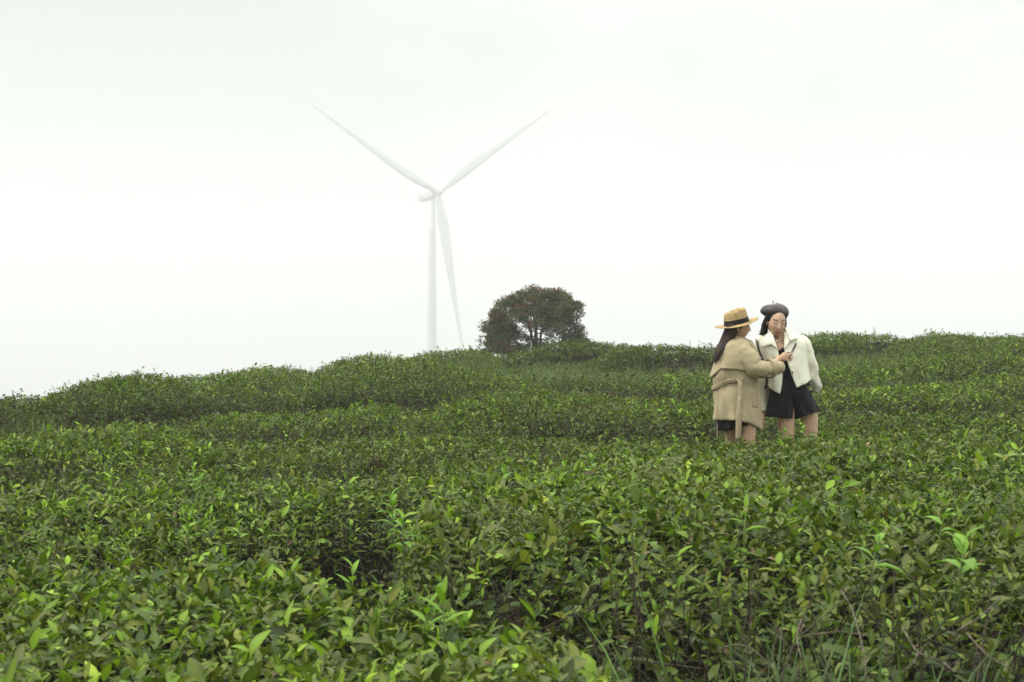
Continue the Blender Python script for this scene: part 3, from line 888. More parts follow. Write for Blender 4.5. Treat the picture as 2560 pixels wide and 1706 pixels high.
# ------------------------------------------------------------------ grass
def blade_mesh(name, base, direc, ln, wd, bend, col, mat):
    """bent tapering blades: 4 rows of 2 vertices and a tip"""
    n = len(base)
    side = unit(np.cross(direc, np.array([0, 0, 1.0])) + 1e-6)
    hor = unit(direc * np.array([1, 1, 0]) + 1e-6)
    rows = [(0, 0.7), (0.3, 1.0), (0.6, 0.8), (0.85, 0.42)]
    vs, cs = [], []
    for s, w in rows + [(1.0, 0)]:
        c = base + direc * (ln * s)[:, None] + hor * (bend * ln * s * s)[:, None] - np.array([0, 0, 1.0]) * (bend * ln * s ** 3 * 0.75)[:, None]
        if w:
            vs += [c - side * (wd * w)[:, None], c + side * (wd * w)[:, None]]; cs += [col, col]
        else:
            vs.append(c); cs.append(col)
    co = np.stack(vs, 1).reshape(-1, 3); cc = np.stack(cs, 1).reshape(-1, 3)
    F = []
    for r in range(3):
        a = 2 * r; F += [(a, a + 1, a + 3), (a, a + 3, a + 2)]
    F.append((6, 7, 8))
    tri = (np.array(F)[None] + (np.arange(n) * 9)[:, None, None]).reshape(-1, 3)
    return tri_mesh(name, co, tri, mat, cc, smooth=True)

def grass_patch(name, label, regions, seed, cbase):
    g = np.random.default_rng(seed)
    B, Dr, Ln, Wd, Bn, Cc = [], [], [], [], [], []
    for (px0, px1, y0, y1, n, h0, h1) in regions:
        Y = g.uniform(y0, y1, n); X = (g.uniform(px0, px1, n) - CXP) / FPX * Y
        hh, own = canopy(X, Y)
        ok = hh < 0.45
        X, Y = X[ok], Y[ok]; m = len(X)
        B.append(np.stack([X, Y, ground_z(X, Y)], -1))
        Dr.append(unit(np.stack([g.normal(0, .28, m), g.normal(0, .28, m), np.ones(m)], -1)))
        Ln.append(g.uniform(h0, h1, m)); Wd.append(g.uniform(.003, .006, m)); Bn.append(g.uniform(.05, .6, m))
        Cc.append(np.array(cbase) * np.exp(g.normal(0, .25, (m, 1))) * (1 + g.normal(0, .08, (m, 3))))
    me = blade_mesh(name, np.concatenate(B), np.concatenate(Dr), np.concatenate(Ln), np.concatenate(Wd), np.concatenate(Bn), np.clip(np.concatenate(Cc), .01, .6), M_GRASS)
    o = link_mesh(name, me)
    tag(o, label, 'grass', kind='stuff')
grass_patch('grass', 'pale green grass growing in the gaps between the tea hedges',
            [(1230, 1600, 22.5, 26.6, 5500, .15, .45), (1980, 2330, 24.0, 27.0, 4000, .2, .5), (1560, 1960, 22.5, 25.0, 1500, .2, .4),
             (0, 140, 15.0, 17.0, 1500, .2, .5), (1080, 1240, 25.2, 27.0, 700, .3, .7), (1150, 1340, 17.5, 19.4, 700, .2, .45), (1960, 2500, 18.0, 20.5, 2000, .2, .45)], 4, (0.095, 0.135, 0.035))

def grass_tuft(px, D, n, hmax, lean, label, seed):
    g = np.random.default_rng(seed)
    X0, Y0 = (px - CXP) / FPX * D, D
    root = new_empty('grass_tuft', (X0, Y0, float(ground_z(X0, Y0))))
    tag(root, label, 'grass tuft')
    for i in range(n):
        x, y = X0 + g.normal(0, .13), Y0 + g.normal(0, .05)
        d = unit(np.array([[g.normal(lean, .22), g.normal(-.05, .14), 1.0]]))
        ln = np.array([hmax * g.uniform(.82, 1.06)])
        c = np.array([[0.058, 0.108, 0.024]]) * math.exp(g.normal(0, .25))
        me = blade_mesh('blade', np.array([[x, y, float(ground_z(x, y)) - .02]]), d, ln, np.array([g.uniform(.0035, .0062)]), np.array([g.uniform(.05, .42)]), c, M_GRASS)
        link_mesh('blade', me, root)
grass_tuft(2030, 3.14, 110, 1.08, -0.14, 'tuft of long grass blades at the bottom edge, leaning left, below the big hedge', 31)
grass_tuft(2330, 3.0, 120, 1.04, 0.02, 'tuft of upright dark grass in the bottom right corner', 32)
grass_tuft(1830, 3.4, 30, 1.0, -0.30, 'sparse tuft of arching grass blades near the bottom centre, in front of the big hedge', 33)

def skyline_weed(px, py0, py1, D, label, nleaf, seed, cat='weed', col=(0.12, 0.22, 0.04)):
    g = np.random.default_rng(seed)
    b, t = Vector(at(px, py0, D)), Vector(at(px + g.uniform(-3, 3), py1, D))
    gz = float(ground_z(b.x, D))
    root = new_empty('weed', (b.x, D, gz))
    tag(root, label, cat)
    m = MB(); m.tube([(b.x, D, gz), b, t], [0.006, 0.005, 0.002], 5)
    m.obj('stem', M_TWIG if nleaf == 0 else simple_mat('weed_stem', (0.11, 0.17, 0.05), .7), root)
    if nleaf:
        s = np.linspace(0.05, 1, nleaf)
        base = np.array(b)[None] * (1 - s)[:, None] + np.array(t)[None] * s[:, None]
        ph = np.arange(nleaf) * 2.4
        e1 = unit(np.stack([np.cos(ph), np.sin(ph), np.full(nleaf, .7)], -1)); e3 = unit(np.stack([-np.cos(ph) * .7, -np.sin(ph) * .7, np.ones(nleaf)], -1)); e2 = np.cross(e3, e1)
        Ln = np.interp(s, [0, 1], [.11, .05])
        co, tri, cc = build_leaves(T_MID, base, e1, e2, e3, Ln, Ln * .2, np.full(nleaf, .5), np.full(nleaf, .3), np.tile(np.array(col), (nleaf, 1)))
        link_mesh('foliage', tri_mesh('foliage', co, tri, M_LEAF, cc, True), root, 'stuff')
skyline_weed(2187, 845, 820, 28.3, 'single tall leafy weed standing above the right skyline', 16, 3)

# ------------------------------------------------------------------ bright young shoots and dry twigs on the near hedges
def young_shoots():
    g = np.random.default_rng(77)
    one = np.array([1.0])
    metas = []
    for q in range(6):
        c = np.array([0.19, 0.34, 0.032]) * (0.75 + 0.1 * q) if q < 4 else np.array([0.135, 0.255, 0.028]) * (1 + .2 * (q - 4))
        co, tri, cc = build_leaves(T_NEAR, np.zeros((1, 3)), np.array([[1.0, 0, 0]]), np.array([[0, 1.0, 0]]), np.array([[0, 0, 1.0]]), one, one * (.15 + .015 * q), one * (.3 + .12 * q), one * .35, np.array([c]), 1.15)
        metas.append(tri_mesh('young_leaf', co, tri, M_LEAF, cc, True))
    green = simple_mat('green_stem', (0.13, 0.19, 0.05), .6)
    spots = [(470, 1345, 5.75, 'F3', 9, .085, 0), (520, 1345, 5.8, 'F3', 7, .07, 0), (600, 1345, 5.8, 'F3', 6, .07, 0), (660, 1345, 5.9, 'F3', 6, .075, 0), (985, 1345, 5.0, 'F2', 14, .085, 4), (1010, 1375, 4.9, 'F2', 10, .08, 4),
             (1060, 1575, 3.9, 'F0', 5, .10, 0), (1110, 1560, 3.85, 'F0', 4, .10, 0), (640, 1470, 4.7, 'F0', 4, .10, 0), (720, 1490, 4.6, 'F0', 4, .10, 0), (310, 1455, 4.75, 'F0', 5, .09, 2), (120, 1450, 4.8, 'F0', 5, .08, 2),
             (480, 1222, 8.3, 'F3', 12, .08, 4), (500, 1235, 8.2, 'F3', 8, .08, 4), (880, 1490, 4.4, 'F0', 5, .10, 1), (1860, 1330, 4.9, 'F2', 4, .09, 1), (2180, 1420, 3.7, 'F2', 5, .11, 4), (2400, 1440, 3.6, 'F2', 6, .11, 4),
             (2350, 1330, 4.6, 'F2', 5, .10, 4), (1560, 1190, 7.2, 'F2', 8, .08, 4), (1640, 1180, 7.3, 'F2', 6, .08, 1), (1400, 1215, 6.7, 'F2', 8, .085, 4), (1480, 1195, 7.0, 'F2', 7, .08, 3), (1250, 1230, 6.5, 'F2', 8, .085, 4),
             (1950, 1140, 10.9, 'F1', 6, .09, 5), (2010, 1090, 11.4, 'F1', 6, .10, 5), (1960, 1095, 11.5, 'F1', 5, .10, 5), (1690, 1130, 10.4, 'F1', 7, .08, 4), (2120, 1130, 10.6, 'F1', 5, .09, 5)]
    for px, py, D, key, n, ln, q0 in spots:
        root = HK[key]['root']
        b = Vector(at(px, py, D))
        top = b + Vector((g.normal(0, .02), g.normal(0, .02), .05 + .02 * n / 3))
        m = MB(); m.tube([b - Vector((0, 0, .12)), b, top], [.0028, .0025, .0015], 5)
        m.obj('young_stem', green, root)
        for i in range(n):
            f = i / max(n - 1, 1)
            o = bpy.data.objects.new('young_leaf', metas[(q0 + int(g.integers(0, 2))) % 6])
            ph = i * 2.4 + g.normal(0, .3); el = math.radians(np.interp(f, [0, 1], [25, 70]) + g.normal(0, 10))
            e1 = Vector((math.cos(ph) * math.cos(el), math.sin(ph) * math.cos(el), math.sin(el)))
            e3 = Vector((-math.cos(ph) * math.sin(el), -math.sin(ph) * math.sin(el), math.cos(el)))
            e2 = e3.cross(e1)
            s = ln * g.uniform(.7, 1.15) * (1 - .35 * f)
            M = Matrix(((e1.x * s, e2.x * s, e3.x * s, 0), (e1.y * s, e2.y * s, e3.y * s, 0), (e1.z * s, e2.z * s, e3.z * s, 0), (0, 0, 0, 1)))
            M.translation = b * (1 - f) + top * f - root.location
            o.parent = root; o.matrix_basis = M
            COL.objects.link(o)
young_shoots()

def dry_twigs():
    Q = lambda x, y, D: at(1700 + x / 2.736, 1250 + y / 2.736, D)
    root = HK['F2']['root']
    for pts in ([(1525, 880, 3.2), (1600, 1010, 3.15), (1630, 1045, 3.14), (1720, 1080, 3.1), (1800, 1110, 3.08), (1870, 1170, 3.05), (1945, 1180, 3.03)], [(1630, 1045, 3.14), (1595, 1110, 3.12), (1540, 1165, 3.1), (1450, 1190, 3.08)],
                [(860, 925, 3.25), (1000, 912, 3.2), (1110, 900, 3.2), (1300, 935, 3.15)], [(265, 1020, 3.4), (400, 990, 3.4), (520, 1040, 3.38), (650, 1170, 3.35)], [(1890, 900, 3.15), (2050, 800, 3.2), (2210, 650, 3.3)],
                [(830, 820, 3.3), (800, 930, 3.25), (830, 1080, 3.2), (900, 1250, 3.2)], [(1100, 620, 3.4), (1180, 760, 3.35), (1260, 1060, 3.2), (1270, 1250, 3.15)], [(1960, 910, 3.1), (2090, 1050, 3.05), (2300, 1180, 3.0)],
                [(690, 880, 3.3), (640, 1000, 3.3), (610, 1200, 3.3)]):
        m = MB(); k = len(pts)
        m.tube([Q(*q) for q in pts], [.0024 - .0015 * i / k for i in range(k)], 6, sub=3)
        m.obj('dry_twig', M_DRY, root)
    g = np.random.default_rng(8)
    for key, x0, x1, d0, d1, n in (('F2', -.4, 1.3, 3.5, 4.6, 420), ('F3', -1.6, -.2, 6.0, 7.4, 260)):
        X = g.uniform(x0, x1, n); Y = g.uniform(d0, d1, n)
        hh = hedge_h(HK[key], X, Y); ok = hh > .3
        X, Y, hh = X[ok], Y[ok], hh[ok]
        a = np.stack([X, Y, ground_z(X, Y) + g.uniform(.05, .9, len(X)) * hh * .8], -1)
        d = unit(g.normal(0, .5, (len(X), 3)) + np.array([0, -.3, .6]))
        make_twigs('twigs', a, d, g.uniform(.1, .3, len(X)), g.uniform(.002, .004, len(X)), HK[key]['root'], M_TWIG)
dry_twigs()
# ------------------------------------------------------------------ the two people
KC = 3.919
def W(cx, cy, D):
    """close-up picture coordinates of the two people (1740..2100 x 720..1120 enlarged 3.919 times) at depth D -> world"""
    return Vector(at(1740 + cx / KC, 720 + cy / KC, D))
def H8(cx, cy, D):
    """coordinates of the hand close-up (from 1900, 860, enlarged 15.68 times)"""
    return Vector(at(1900 + cx / 15.68, 860 + cy / 15.68, D))
PXM = 11.9 / FPX / KC          # metres per close-up pixel at the people's depth

def fabric(name, color, rough=0.85, noise=0.12, sheen=0.08, bump=0.25, bscale=260, color2=None, nscale=25, crease=0.5, cscale=11.0):
    return simple_mat(name, color, rough, 0.15, noise=noise, nscale=nscale, bump=bump, bscale=bscale, sheen=sheen, color2=color2, crease=crease, cscale=cscale)
M_COAT = fabric('beige_gabardine', (0.46, 0.385, 0.235), noise=0.10, nscale=14)
M_COATSEAM = fabric('beige_gabardine_trim', (0.43, 0.355, 0.215))  # slightly darker beige for belt, straps and pocket welt
M_CREAM = fabric('cream_wool', (0.88, 0.86, 0.70), noise=0.02, bump=0.08, bscale=300)
M_BLACK = fabric('black_cotton', (0.012, 0.012, 0.013), noise=0.4, bump=0.3)
M_LEATHER = simple_mat('black_leather', (0.014, 0.013, 0.013), 0.45, 0.5)
M_BERET = simple_mat('grey_brown_leather', (0.060, 0.050, 0.046), 0.48, 0.45, noise=0.2, nscale=30, bump=0.15, bscale=60)
M_BAND = fabric('black_ribbon', (0.016, 0.016, 0.017), noise=0.2)
M_HAIRB = simple_mat('black_hair', (0.010, 0.008, 0.007), 0.42, 0.35)
M_HAIRR = simple_mat('dark_brown_hair', (0.048, 0.020, 0.011), 0.45, 0.3, noise=0.5, nscale=9, color2=(0.016, 0.009, 0.006))
M_PEARL = simple_mat('pearl', (0.85, 0.82, 0.74), 0.2, 0.6)
M_BUTTON = simple_mat('dark_button', (0.05, 0.035, 0.025), 0.4, 0.5)
M_PHONE = simple_mat('phone_case', (0.015, 0.016, 0.018), 0.3, 0.5)
M_SCREEN = simple_mat('phone_glass', (0.03, 0.032, 0.036), 0.08, 0.6)
M_LENS = simple_mat('lens_glass', (0.10, 0.10, 0.11), 0.15, 0.6)
def straw():
    m, N, L, out = new_mat('straw')
    b = N.new('ShaderNodeBsdfPrincipled'); b.inputs['Roughness'].default_value = 0.7; b.inputs['Specular IOR Level'].default_value = 0.25
    tc = N.new('ShaderNodeTexCoord'); mp = N.new('ShaderNodeMapping'); mp.inputs['Scale'].default_value = (30, 30, 190)
    n = N.new('ShaderNodeTexNoise'); n.inputs['Scale'].default_value = 1.0; n.inputs['Detail'].default_value = 3
    r = N.new('ShaderNodeValToRGB')
    r.color_ramp.elements[0].position = .32; r.color_ramp.elements[0].color = (0.26, 0.15, 0.05, 1)
    r.color_ramp.elements[1].position = .62; r.color_ramp.elements[1].color = (0.52, 0.39, 0.19, 1)
    bp = N.new('ShaderNodeBump'); bp.inputs['Strength'].default_value = .5; bp.inputs['Distance'].default_value = .004
    L.new(tc.outputs['Object'], mp.inputs[0]); L.new(mp.outputs[0], n.inputs['Vector']); L.new(n.outputs['Fac'], r.inputs[0])
    L.new(r.outputs[0], b.inputs['Base Color']); L.new(n.outputs['Fac'], bp.inputs['Height']); L.new(bp.outputs[0], b.inputs['Normal'])
    L.new(b.outputs[0], out.inputs[0])
    return m
M_STRAW = straw()
def skin():
    m, N, L, out = new_mat('skin')
    a = N.new('ShaderNodeAttribute'); a.attribute_name = 'Col'
    b = N.new('ShaderNodeBsdfPrincipled'); b.inputs['Roughness'].default_value = 0.5; b.inputs['Specular IOR Level'].default_value = 0.35
    b.inputs['Subsurface Weight'].default_value = 0.12; b.inputs['Subsurface Radius'].default_value = (0.012, 0.005, 0.003); b.inputs['Subsurface Scale'].default_value = 0.4
    L.new(a.outputs['Color'], b.inputs['Base Color']); L.new(b.outputs[0], out.inputs[0])
    return m
M_SKIN = skin()

def head_geo(M):
    """a female head in its own frame (x to its right-hand side of the picture, -y forward, z up, origin between the ears), put in place by M"""
    nu, nv = 64, 48
    V = []
    for j in range(nv + 1):
        th = math.pi * j / nv
        for i in range(nu):
            ph = 2 * math.pi * i / nu
            x, y, z = math.sin(th) * math.sin(ph), -math.sin(th) * math.cos(ph), math.cos(th)
            fr = max(0.0, -y)
            X, Y, Z = x * 0.074, y * 0.095, z * 0.118
            if z < 0:
                k = (-z) ** 1.6
                X *= 1 - 0.36 * k
                if y > 0: Y *= 1 - 0.45 * k                 # nape
                else: Y = Y * (1 - 0.06 * k) - 0.012 * k * fr
            if y < 0: Y = -(-Y) ** 1.0 * (1 - 0.05 * fr)
            g = lambda cx, cz, sx, sz: math.exp(-((X - cx) / sx) ** 2 - ((Z - cz) / sz) ** 2) * (1 if y < 0 else 0)
            Y -= 0.019 * g(0, -0.026, 0.010, 0.016) + 0.009 * g(0, -0.004, 0.007, 0.020)      # nose tip and bridge
            Y -= 0.004 * g(0.011, -0.031, 0.007, 0.007) + 0.004 * g(-0.011, -0.031, 0.007, 0.007)
            Y += 0.0055 * g(0.031, 0.012, 0.018, 0.011) + 0.0055 * g(-0.031, 0.012, 0.018, 0.011)   # eye sockets
            Y -= 0.003 * g(0.031, 0.009, 0.013, 0.007) + 0.003 * g(-0.031, 0.009, 0.013, 0.007)   # lids
            Y -= 0.007 * g(0, -0.060, 0.019, 0.005) + 0.006 * g(0, -0.071, 0.016, 0.005)          # lips
            Y += 0.003 * g(0, -0.0655, 0.02, 0.002)
            Y -= 0.007 * g(0, -0.098, 0.018, 0.014)                                               # chin
            Y -= 0.005 * g(0.042, -0.025, 0.02, 0.02) + 0.005 * g(-0.042, -0.025, 0.02, 0.02)     # cheeks
            V.append(M @ Vector((X, Y, Z)))
    F = []
    for j in range(nv):
        for i in range(nu):
            a, b = j * nu + i, j * nu + (i + 1) % nu
            F.append((a, a + nu, b + nu, b))
    mb = MB(); mb.add((V, F))
    for s in (-1, 1):            # ears
        mb.add(ellipsoid(M @ Vector((s * 0.075, 0.012, -0.004)), (0.010, 0.017, 0.031), 12, 8, M.to_3x3() @ Matrix.Rotation(s * 0.35, 3, 'Z')))
    return mb

def finish_body(mb, name, voxel, M, base_col, look):
    """one continuous skin: union by voxel remesh, then colour lips, brows, lashes on the skin itself"""
    me0 = mb.mesh('raw_body')
    o = bpy.data.objects.new('raw_body', me0); COL.objects.link(o)
    r = o.modifiers.new('r', 'REMESH'); r.mode = 'VOXEL'; r.voxel_size = voxel
    s = o.modifiers.new('s', 'SMOOTH'); s.factor = 0.5; s.iterations = 2
    bpy.context.view_layer.update()
    dg = bpy.context.evaluated_depsgraph_get()
    me = bpy.data.meshes.new_from_object(o.evaluated_get(dg))
    bpy.data.objects.remove(o); bpy.data.meshes.remove(me0)
    me.name = name
    n = len(me.vertices)
    co = np.empty(n * 3, np.float32); me.vertices.foreach_get('co', co); co = co.reshape(-1, 3)
    Mi = np.array(M.inverted())
    loc = co @ Mi[:3, :3].T + Mi[:3, 3]
    x, y, z = loc.T
    col = np.tile(np.array(base_col, np.float32), (n, 1))
    face = (y < -0.03) & (np.abs(z) < 0.14) & (np.abs(x) < 0.09)
    def blend(w, c):
        w = np.clip(w, 0, 1)[:, None]
        col[:] = col * (1 - w) + np.array(c) * w
    blend(face * 0.25 * np.exp(-((np.abs(x) - 0.042) / 0.022) ** 2 - ((z + 0.022) / 0.022) ** 2), (0.62, 0.26, 0.2))
    lip = face * np.clip(1.6 - 1.6 * np.sqrt((x / 0.024) ** 2 + ((z + 0.0655) / 0.0115) ** 2) + .3, 0, 1)
    blend(lip, look['lip'])
    bz = 0.037 - 0.10 * np.abs(np.abs(x) - 0.034)
    brow = face * np.clip(1.6 - np.abs(z - bz) / 0.0038, 0, 1) * (np.abs(x) > 0.013) * (np.abs(x) < 0.052)
    blend(brow * 0.95, (0.03, 0.02, 0.015))
    ez = 0.006 - 6.0 * (np.abs(x) - 0.031) ** 2 * -1
    lash = face * np.clip(1.6 - np.abs(z - ez) / 0.0036, 0, 1) * (np.abs(x) > 0.018) * (np.abs(x) < 0.045)
    blend(lash * 0.95, (0.018, 0.013, 0.011))
    lid = face * np.exp(-((np.abs(x) - 0.031) / 0.015) ** 2 - ((z - 0.016) / 0.007) ** 2)
    blend(lid * 0.15, (0.25, 0.12, 0.08))  # lid shading painted into the skin colour
    a = me.color_attributes.new('Col', 'FLOAT_COLOR', 'POINT')
    c4 = np.ones((n, 4), np.float32); c4[:, :3] = col
    a.data.foreach_set('color', c4.ravel())
    me.polygons.foreach_set('use_smooth', np.ones(len(me.polygons), bool))
    me.materials.clear(); me.materials.append(M_SKIN)
    return me

def strands(name, mat, parent, guides, n, spread, r0, seed, wave=0.0, kind=None):
    """hair as many tapering locks along guide curves; guides: list of lists of points"""
    g = np.random.default_rng(seed)
    mb = MB()
    G = [smooth_path([tuple(p) for p in q], 6) for q in guides]
    for i in range(n):
        t = g.random() * (len(G) - 1); a = int(t); f = t - a
        A = G[a] * (1 - f) + G[min(a + 1, len(G) - 1)] * f
        m = len(A)
        s = np.linspace(0, 1, m)
        off = g.normal(0, 1, 3) * spread
        ph = g.uniform(0, 6.28)
        B = A + off[None] * (0.35 + 0.65 * s[:, None]) + np.stack([np.sin(s * 14 + ph), np.cos(s * 12 + ph), 0 * s], -1) * (wave * s)[:, None]
        cut = int(m * g.uniform(.82, 1.0))
        B = B[:max(cut, 4)]
        rad = r0 * g.uniform(.7, 1.2) * np.clip(1.05 - np.linspace(0, 1, len(B)) ** 3, .08, 1)
        mb.tube([tuple(b) for b in B], [(q, q * .7) for q in rad], 6)
    return mb.obj(name, mat, parent, kind=kind)

def shell(rows, mat, name, parent, thick=0.006, closed=False):
    """cloth from a grid of points (rows of equal length), given thickness"""
    V = [tuple(p) for r in rows for p in r]
    F = grid_faces(len(rows), len(rows[0]), closed)
    me = py_mesh(name, V, F, mat)
    o = link_mesh(name, me, parent)
    if thick:
        m = o.modifiers.new('thickness', 'SOLIDIFY'); m.thickness = thick; m.offset = 0.0
    return o

def hand(mb, wrist, palm_end, side, normal, fingers, thumb, rp=(0.036, 0.014)):
    """palm from wrist to knuckles, each finger a chain of joints given in world points"""
    wv, pe = Vector(wrist), Vector(palm_end)
    mid = (wv + pe) / 2
    d = (pe - wv).normalized(); s = Vector(side).normalized()
    mb.tube([wv - d * 0.03, wv, mid, pe, pe + d * 0.006], [(0.021, 0.017), (0.023, 0.017), (rp[0], rp[1] + .003), (rp[0] + .002, rp[1]), (rp[0] * .8, rp[1] * .7)], 14, twist_ref=tuple(d.cross(s)))
    for ch, r in fingers:
        mb.tube([Vector(p) for p in ch], [r * 1.05, r, r * .95, r * .75][:len(ch)], 8, sub=3)
    ch, r = thumb
    mb.tube([Vector(p) for p in ch], [r * 1.25, r * 1.1, r, r * .75][:len(ch)], 8, sub=3)

# ======================= person in the trench coat =======================
DL = 11.86
def body_ring(y, xl, xr, hd, D, n, a0=0.0, a1=2 * math.pi, fold=None, yoff=None, pw=0.85, out=0.0, closed=True):
    xc, a = (xl + xr) / 2, (xr - xl) / 2 + out / PXM
    R = []
    for i in range(n):
        al = a0 + (a1 - a0) * (i / n if closed else i / (n - 1))
        ca, sa = math.cos(al), math.sin(al)
        cx = math.copysign(abs(ca) ** pw, ca); sy = math.copysign(abs(sa) ** pw, sa)
        f = fold(al, y) if fold else 0.0
        x = xc + (a + f / PXM) * cx
        yy = y + (yoff(x, al) if yoff else 0)
        R.append(W(x, yy, D + (hd + out + f) * sy))
    return R

COAT_R = [(487, 352, 470, .055), (500, 318, 500, .085), (520, 288, 530, .12), (560, 258, 560, .165), (640, 226, 590, .19), (730, 200, 604, .192), (800, 182, 608, .19),
          (880, 160, 610, .185), (950, 166, 612, .175), (1000, 174, 616, .178), (1100, 180, 626, .19), (1200, 182, 632, .2), (1300, 180, 640, .21)]
CR = np.array(COAT_R, float)
def coat_at(y):
    return [float(np.interp(y, CR[:, 0], CR[:, q])) for q in (1, 2, 3)]
def coat_fold(al, y):
    t = np.clip((y - 780) / 520, 0, 1)
    b = 0.010 * math.sin(5 * al + 0.6 + 0.002 * y) + 0.008 * math.sin(8 * al + 1.9) + 0.005 * math.sin(13 * al)
    pleat = -0.030 * math.exp(-((al - (math.pi + 0.62)) / 0.10) ** 2) + 0.014 * math.exp(-((al - (math.pi + 0.85)) / 0.16) ** 2)
    up = 0.004 * math.sin(4 * al + y * 0.02) * np.clip((y - 520) / 100, 0, 1)
    waist = -0.006 * math.exp(-((y - 960) / 50) ** 2)
    return float(t * (b + pleat) + up + waist)
def hem_off(x, al):
    return float(np.interp(x, [180, 400, 520, 600, 640], [-4, 0, 26, 66, 98]))

def person_trench():
    gz = float(ground_z(W(450, 1500, DL).x, DL))
    # --- body
    hx, hy = 414, 372
    Mh = Matrix.Translation(W(hx, hy, DL - 0.01)) @ Matrix.Rotation(math.radians(86), 4, 'Z') @ Matrix.Rotation(math.radians(7), 4, 'X')
    mb = head_geo(Mh)
    mb.tube([W(395, 400, DL + .0), W(385, 470, DL), W(390, 540, DL), W(400, 600, DL)], [.055, .050, .055, .09], 16)
    mb.tube([W(400, 540, DL), W(400, 640, DL), W(395, 760, DL), W(395, 900, DL), W(400, 1040, DL), W(410, 1180, DL)], [(.09, .06), (.16, .095), (.15, .10), (.125, .085), (.15, .105), (.15, .10)], 18, sub=3, twist_ref=(-1, 0, 0))
    nl, fl = DL - 0.085, DL + 0.085
    def foot(ax, ay, D, mbx):
        a = W(ax, ay, D); g = float(ground_z(a.x, D))
        A = Vector((a.x, D, g + 0.085))
        mbx.tube([A + Vector((-.045, 0, -.05)), A + Vector((0.03, 0, -.035)), A + Vector((.10, 0, -.055)), A + Vector((.16, 0, -.07))], [(.034, .03), (.038, .042), (.042, .03), (.025, .015)], 12, sub=3)
        return A
    for (x0, x1, x2, D) in ((500, 514, 500, nl), (372, 352, 345, fl)):
        an = foot(x2 - 10, 2100, D, mb)
        kn = W(x2, 1600, D)
        mb.tube([W(x0, 1150, D), W(x1, 1330, D), W(x1, 1490, D), kn, kn * .75 + an * .25 + Vector((-.02, 0, 0)), kn * .45 + an * .55 + Vector((-.02, 0, 0)), an + Vector((0, 0, .03)), an + Vector((0, 0, -.03))],
                [.082, .068, .058, .052, .054, .045, .033, .035], 16, sub=4)
    # near (right) arm and hand with the phone
    ND = DL - .15
    wr = H8(760, 560, 11.80)
    mb.tube([W(420, 560, ND + .03), W(490, 670, ND - .01), W(570, 785, ND - .02), W(690, 790, ND), wr], [.055, .045, .040, .034, .023], 12, sub=4)
    hd = 11.80
    kd = hd - 0.012
    fingers = [([H8(1000, 400, kd), H8(1110, 440, kd - .022), H8(1230, 380, kd - .028), H8(1325, 295, kd - .018)], .0085),
               ([H8(1040, 480, kd), H8(1130, 520, kd - .024), H8(1220, 515, kd - .028), H8(1275, 490, kd - .012)], .0088),
               ([H8(1040, 545, kd), H8(1130, 580, kd - .022), H8(1210, 580, kd - .026), H8(1270, 560, kd - .008)], .0082),
               ([H8(1020, 610, kd), H8(1100, 645, kd - .016), H8(1180, 655, kd - .02), H8(1238, 650, kd - .004)], .0074)]
    thumb = ([H8(860, 430, hd + .012), H8(950, 370, hd + .02), H8(1080, 345, hd + .022), H8(1200, 318, hd + .018)], .0095)
    hand(mb, wr, H8(1030, 520, hd - .008), (0, 0, 1), (0, -1, 0), fingers, thumb, rp=(.033, .015))
    # far arm hangs inside the coat's far sleeve
    FD = DL + .19
    mb.tube([W(400, 570, DL + .14), W(430, 720, FD), W(470, 850, FD), W(560, 870, FD), W(600, 870, FD - .02)], [.05, .043, .038, .032, .022], 10, sub=3)
    hp = W(605, 870, FD - .02)
    ff = [([hp + Vector((.05, .01 * q - .02, .0)), hp + Vector((.075, .01 * q - .02, -.012)), hp + Vector((.085, .01 * q - .02, -.03)), hp + Vector((.08, .01 * q - .02, -.045))], .0075) for q in range(4)]
    hand(mb, hp - Vector((.02, 0, 0)), hp + Vector((.055, 0, 0)), (0, 1, 0), (0, 0, 1), ff, ([hp + Vector((.0, -.02, .01)), hp + Vector((.03, -.035, .008)), hp + Vector((.055, -.03, -.01))], .009))
    me = finish_body(mb, 'person', 0.0042, Mh, (0.56, 0.375, 0.235), dict(lip=(0.45, 0.16, 0.12)))
    body = link_mesh('person', me)
    tag(body, 'person in a beige trench coat and straw hat, in profile, holding out a phone', 'person', 'two people standing among the tea')
    # --- coat
    n = 96
    rows = []
    ys = np.concatenate([CR[:4, 0], np.linspace(590, 1300, 34)])
    for y in ys:
        xl, xr, hdp = coat_at(y)
        t = np.clip((y - 1000) / 300, 0, 1)
        rows.append(body_ring(y, xl, xr, hdp, DL, n, fold=coat_fold, yoff=(lambda x, al, t=t: t * hem_off(x, al))))
    coat = shell(rows, M_COAT, 'trench_coat', body, 0.007, closed=True)
    # sleeves
    def sleeve(pts, rad, seed, nm='sleeve'):
        A = smooth_path([list(p) + [r] for p, r in zip(pts, rad)], 8)
        V, F = tube([a[:3] for a in A], [a[3] for a in A], 28, cap=False)
        g = random.Random(seed); m = len(A)
        out = []
        for i, v in enumerate(V):
            r_, k_ = divmod(i, 28)
            c = Vector(A[r_][:3]); d = (v - c).normalized()
            s = r_ / m
            a_ = 2 * math.pi * k_ / 28
            w = 0.010 * float(vnoise(s * 9 + seed * 3, a_ * 1.1 + s * 4, 1.0, 33)) * math.exp(-((s - .5) / .38) ** 2) + 0.004 * float(vnoise(s * 26, a_ * 1.6 + s * 9, 1.0, 34)) + .006 * math.exp(-((s - .5) / .05) ** 2) * math.sin(2 * a_)
            out.append(v + d * w)
        me_ = py_mesh(nm, out, F, M_COAT)
        o = link_mesh(nm, me_, coat)
        q = o.modifiers.new('thickness', 'SOLIDIFY'); q.thickness = 0.006; q.offset = -1
        return o
